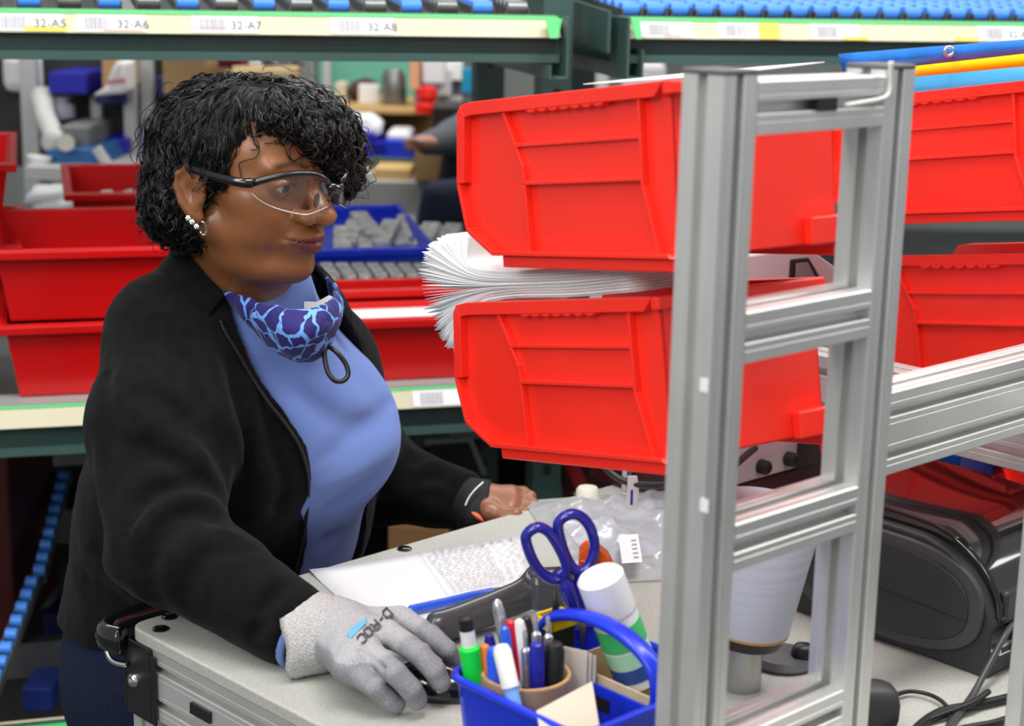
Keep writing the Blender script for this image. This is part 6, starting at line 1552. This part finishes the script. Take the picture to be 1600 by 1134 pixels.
cp = m.build('white_bag', mat('white cloth', (.78, .77, .77), .8), None, 50, bevel=.015); tag(cp, 'blurred white bag with a pink band slumped over the navy tray', 'bag')
m = MB(); q = [P(168, 126, Y1+.095), P(196, 122, Y1+.095), P(196, 128, Y1+.095), P(166, 132, Y1+.095)]; m.add(q, [(0, 1, 2, 3)]); m.build('pink_band', mat('pink band', srgb(205, 120, 140), .7), cp)
hang(160, 84, 186, 140, M_CARD, 'cardboard_box', 'narrow blurred cardboard box left of the white bag', 'box', d=.3)
hang(255, 84, 322, 148, mat('warm cardboard', srgb(196, 160, 112), .8), 'cardboard_box', 'blurred cardboard box just above the left of her hair', 'box', y=Y1, d=.4)
hang(340, 84, 378, 106, mat('dim red cloth', srgb(120, 22, 34), .8), 'red_cloth', 'blurred dark red cloth above her hair under the beam', 'cloth', y=Y1, d=.3)
m = MB(); m.tube(spline([P(66, 150, Y1+.3), P(70, 180, Y1+.2), P(84, 214, Y1+.05), P(80, 222, Y1)], 6), [.035]*4+[.03]*15, 10); tag(m.build('white_hose', mat('white duct', (.55, .55, .53), .6), None, True), 'blurred white duct bending down to the far table, left', 'duct')
lathe_obj('spray_bottle', 'blurred pale spray bottle hanging in the middle of the far left station', 'bottle', P(97, 187, Y1+.3), P(94, 152, Y1+.3), [(.03, 0), (.04, .1), (.04, .6), (.02, .8), (.03, 1.)], mat('pale lilac plastic', srgb(180, 178, 196), .5))
hang(90, 198, 138, 232, mat('grey metal box', (.17, .185, .18), .6), 'grey_box', 'blurred grey box standing on the blue case, far left', 'box', y=Y1+.05, d=.3)
m = MB(); a = P(70, 264, Y1); 
q = [P(70, 263, Y1), P(170, 263, Y1), P(150, 232, Y1), P(70, 232, Y1)]; m.add(q+[v+Y*.35 for v in q], [(0, 1, 2, 3), (7, 6, 5, 4)]+[(i, (i+1) % 4, 4+(i+1) % 4, 4+i) for i in range(4)])
cs = m.build('blue_case', mat('blue metal case', srgb(28, 92, 150), .45), None, bevel=.01); tag(cs, 'blurred blue slanted case lying on the far left table', 'case')
m = MB(); m.tube([P(150, 231, Y1-.005), P(172, 263, Y1-.005)], .016, 6); m.build('pale_edge', M_FR, cs)
lathe_obj('tape_roll', 'blurred cream tape roll in front of the grey box, far left', 'tape roll', P(103, 223, Y1+.0), P(103, 223, Y1-.05), [(.012, 0), (.024, .0), (.024, 1), (.012, 1)], mat('cream tape', (.62, .61, .52), .6))
lathe_obj('paper_cup', 'blurred white cup at the left end of the far table', 'cup', P(61, 262, Y1-.02), P(62, 244, Y1-.02), [(.028, 0), (.034, 1), (.030, 1)], M_WHITE)
for k, (x, y) in enumerate(((78, 308), (98, 322), (88, 330))): blob('white_bag', ('upper', 'right', 'lower')[k]+' of the white bags under the far table, beside the red tote', 'bag', P(x, y, 4.3), (.055, .06, .032), mat('white bags', (.55, .56, .57), .5), k+20, 'white bags under the far table')
# ================================================================ counter and partition beyond her face
Y2 = 6.0; M_PT = mat('teal partition panel', srgb(98, 168, 148), .7, noise=(2, .06)); M_WD = mat('tan wood counter', srgb(186, 148, 92), .6)
ctr = thing('counter', 'blurred tan wooden counter with a teal partition above it, beyond her forehead', 'counter', tuple(P(600, 200, Y2).to_2d())+(0,))
def cpart(px0, py0, px1, py1, y, d, M, name): return dk(px0, py0, px1, py1, y, d, M, name, None, None, .004, ctr)
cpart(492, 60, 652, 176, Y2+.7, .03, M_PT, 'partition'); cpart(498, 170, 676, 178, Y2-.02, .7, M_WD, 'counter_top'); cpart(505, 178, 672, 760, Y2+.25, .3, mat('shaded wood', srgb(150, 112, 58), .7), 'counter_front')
cpart(553, 248, 650, 266, Y2-.3, .4, mat('dark green shelf', (.05, .09, .07), .6), 'lower_shelf')
cpart(640, 222, 655, 760, Y2+.2, .05, M_WD, 'counter_leg'); cpart(504, 60, 516, 176, Y2+.6, .04, M_FR, 'frame_post')
c_ = P(568, 145, Y2+.3)
bl = dk(541, 125, 592, 166, Y2+.3, .18, mat('brown case', srgb(70, 40, 34), .5), 'table_clock', 'blurred round topped brown case with a white face on the far counter', 'case', .05)
dk(560, 132, 592, 164, Y2+.25, .04, M_WHITE, 'white_card', 'blurred white card leaning on the brown case on the far counter', 'card')
dk(523, 130, 540, 168, Y2+.3, .12, mat('cream box', srgb(205, 196, 172), .7), 'cream_box', 'blurred cream box left of the brown case on the far counter', 'box')
lathe_obj('steel_flask', 'blurred dark flask with a shiny front on the far counter', 'flask', P(617, 168, Y2+.2), P(614, 108, Y2+.2), [(.04, 0), (.045, .1), (.045, .8), (.03, 1)], mat('dull steel', (.22, .23, .23), .35, .7))
lathe_obj('ketchup_bottle', 'blurred bright red bottle at the right of the far counter', 'bottle', P(666, 177, Y2-.1), P(668, 134, Y2-.1), [(.040, 0), (.042, .3), (.025, .45), (.038, .6), (.034, .9), (.015, 1.0)], mat('bright red bottle', srgb(225, 30, 22), .4))
for k, (x0, y0, x1, y1, c, nm, lb) in enumerate(((640, 92, 655, 140, (.75, .35, .2), 'orange_roll', 'blurred orange roll beside the teal partition'),
        (660, 92, 694, 130, (.75, .74, .76), 'white_box', 'blurred white box above the red bottle'), (648, 130, 662, 160, (.12, .12, .2), 'dark_can', 'blurred dark can left of the red bottle'),
        (684, 108, 704, 150, (.6, .6, .62), 'grey_box', 'blurred grey box right of the red bottle'), (696, 96, 722, 126, (.8, .79, .78), 'white_tub', 'blurred white tub above the grey boxes near the rack post'),
        (672, 150, 722, 166, (.55, .55, .53), 'grey_tray', 'blurred grey tray lying above the black bin'), (708, 128, 738, 152, (.10, .10, .12), 'black_box', 'blurred black box under the cyan screen'))):
    dk(x0, y0, x1, y1, Y2+.1+.03*k, .15, mat('far '+nm, c, .6), nm, lb, 'box')
cn = dk(721, 107, 752, 146, Y2-.2, .04, mat('cyan sheet', srgb(20, 150, 190), .5), 'cyan_panel', 'blurred cyan panel hanging beside the dark rack post', 'panel')
dk(675, 168, 728, 210, Y2-.3, .3, M_BLACK, 'black_bin', 'blurred black bin right of the red bottle', 'bin')
dk(640, 84, 760, 760, Y2+.9, .05, mat('far clutter shade', (.14, .14, .15), .8), 'shelf_back', 'dim grey panel behind the clutter right of the teal partition', 'panel')
bn = dk(548, 208, 583, 256, Y2-.25, .3, M_DBLUE, 'blue_bin', 'blurred tall blue bin beside her fringe', 'bin')
dk(582, 222, 602, 250, Y2-.2, .3, M_DBLUE, 'blue_bin', 'small blurred blue bin between two larger ones by her fringe', 'bin')
dk(601, 220, 645, 250, Y2-.25, .3, M_BLUE, 'blue_bin', 'blurred wide blue bin with white contents beyond her fringe', 'bin')
dk(603, 206, 642, 222, Y2-.22, .25, M_WHITE, 'white_contents', 'white sheets showing above the wide far blue bin', 'paper', .02)
blob('white_bag', 'blurred puffy white bag on the tall blue bin by her fringe', 'bag', P(565, 198, Y2-.1), (.07, .06, .05), M_WHITE, 31)
dk(583, 264, 641, 322, Y2-.5, .3, mat('light cardboard', srgb(205, 172, 110), .8), 'cardboard_box', 'blurred yellowish cardboard box with a grey stripe right of the glasses', 'box')
dk(592, 296, 632, 303, Y2-.505, .004, M_GINK, 'grey_stripe', None, None, 0, bpy.data.objects['cardboard_box.004'] if 'cardboard_box.004' in bpy.data.objects else None)
dk(553, 268, 572, 322, Y2-.5, .3, M_CARD, 'cardboard_box', 'narrow blurred cardboard box directly right of the glasses', 'box')
dk(572, 268, 582, 284, Y2-.55, .05, M_WHITE, 'white_tube', 'blurred white tube between the two far cardboard boxes', 'tube')
dk(648, 228, 690, 284, Y2-.6, .4, mat('brown cardboard two', srgb(178, 140, 98), .8), 'cardboard_box', 'larger blurred brown cardboard box below the grey sleeve', 'box')
dk(691, 230, 720, 284, Y2-.6, .4, mat('brown cardboard three', srgb(168, 128, 88), .8), 'cardboard_box', 'blurred brown cardboard box right of the larger one', 'box')
dk(540, 284, 730, 800, Y2-.55, .45, mat('grey table', (.42, .42, .41), .6), 'far_table', 'blurred grey table under the far cardboard boxes', 'table')
dk(375, 84, 408, 120, Y1+.1, .3, mat('white round tub', (.8, .8, .8), .5), 'white_tub', 'blurred white tub above her hair under the beam', 'tub', .05)
lathe_obj('kraft_roll', 'blurred roll of brown paper above her hair', 'paper roll', P(366, 128, Y1), P(468, 128, Y1), [(.01, 0), (.045, 0), (.045, 1), (.01, 1)], mat('kraft roll', srgb(186, 160, 112), .7))
for k, (x, y) in enumerate(((421, 95), (466, 94))): blob('glint_blob', ('left', 'right')[k]+' of the two glossy blobs added as glints on wrap above her hair', 'wrap', P(x, y, Y1-.1), (.022, .02, .014), mat('glossy glint on wrap', (.9, .9, .9), .1, .9), k)  # small glossy blobs added to give the bright reflection spots
dk(478, 84, 494, 900, Y1+.3, .04, M_FR, 'grey_post', 'blurred grey post left of the teal partition', 'post')
dk(240, 84, 500, 850, Y1+1.1, .03, mat('far dim screen', (.10, .10, .10), .8, noise=(3, .5)), 'dark_partition', 'dim grey partition behind everything above her hair', 'partition')
# items through the right of the rack: tall white tubs beyond the posts
for k, (x0, x1, c) in enumerate(((905, 925, .55), (930, 950, .6), (972, 1040, .62))): dk(x0, 98, x1, 150, 5.8, .1, mat('far white stock %s' % 'abc'[k], (c, c, c), .6), 'white_tub', ('first', 'second', 'widest')[k]+' blurred white tub between the shelf ends and the upper near red bin', 'tub', .02)
dk(825, 150, 1060, 800, 5.75, .4, mat('far dark cabinet', (.06, .06, .06), .7), 'cabinet', 'dark far cabinet glimpsed between the rack posts', 'cabinet')
dk(835, 98, 862, 150, 5.8, .2, mat('ochre carton', srgb(150, 125, 70), .7), 'ochre_carton', 'blurred ochre carton between the two dark rack posts', 'carton')
# ---- second worker, mostly hidden by the red bin
w0 = P(718, 300, 5.3); wk = thing('person', 'blurred worker in a grey sleeve and dark clothes bending behind the near red bin', 'person', (w0.x, w0.y+.1, 0))
g = G(P(640, 380, 5.3)+Vector((-.1, -.4, -.3)), P(860, 150, 5.3)+Vector((.15, .5, .2)), .018); p = g.p
hd = P(735, 262, 5.25); sh = P(752, 200, 5.4); el = P(712, 215, 5.2); ha = P(668, 224, 5.1)
d = cap(p, P(765, 330, 5.4), P(770, 230, 5.45), .19, .16)
d = smin(d, sph(p, hd, .097), .03); d = smin(d, cap(p, hd, P(760, 240, 5.4), .05, .06), .03); v_, q_ = surf(g, d)
np_mesh('body', v_, q_, mat('worker dark clothes', (.008, .009, .012), .8), wk)
g = G(ha+Vector((-.12, -.12, -.12)), sh+Vector((.12, .15, .15)), .008); v_, q_ = surf(g, chain(g.p, [ha, el, sh], [.036, .056, .085], .03)); np_mesh('sleeve', v_, q_, mat('heather grey sleeve', (.11, .12, .14), .9), wk)
hx_ = P(661, 222, 5.08); g = G(hx_+Vector((-.1, -.08, -.08)), hx_+Vector((.1, .1, .08)), .004)
d = ell(g.p, hx_+X*.01, (.035, .025, .022))
for k in range(4): d = smin(d, cap(g.p, hx_-X*.01+Z*(.014-.009*k), hx_-X*(.055-.004*abs(k-1))-Z*.01+Z*(.014-.009*k), .0075, .006), .004)
d = smin(d, cap(g.p, hx_+Y*-.015, hx_+Vector((-.03, -.03, .01)), .009, .007), .005); v_, q_ = surf(g, d); np_mesh('hand', v_, q_, mat('worker skin', srgb(190, 140, 120), .6), wk)
ch = thing('office_chair', 'blurred navy rounded chair back in front of the far worker', 'chair', tuple(P(710, 330, 4.85).to_2d())+(0,))
g = G(P(640, 420, 4.85)+Vector((0, -.15, -.25)), P(800, 260, 4.85)+Vector((.1, .15, .1)), .012); c = P(722, 345, 4.85)
d = box(g.p, c, (.12, .04, .115), rd=.039); v_, q_ = surf(g, smin(d, ell(g.p, c, (.13, .055, .125)), .02)); np_mesh('backrest', v_, q_, mat('navy upholstery', srgb(16, 24, 52), .8), ch)
m = MB(); m.lathe(Vector((c.x, c.y+.06, 0)), X, Y, Z, [(.22, .0), (.22, .04), (.03, .08), (.025, c.z-.1)], 20); m.build('pedestal', M_BLACK, ch)
m = MB(); m.lathe(Vector((c.x, c.y+.2, c.z-.22)), X, Y, Z, [(.001, 0), (.19, .01), (.2, .05), (.001, .06)], 24); m.build('seat', MATS['navy upholstery'], ch)
lathe_obj('violet_jar', 'small blurred violet blue jar on the far table left of the worker', 'jar', P(697, 284, 5.5), P(697, 270, 5.5), [(.02, 0), (.022, .5), (.014, 1)], mat('violet cap', srgb(80, 70, 220), .5))
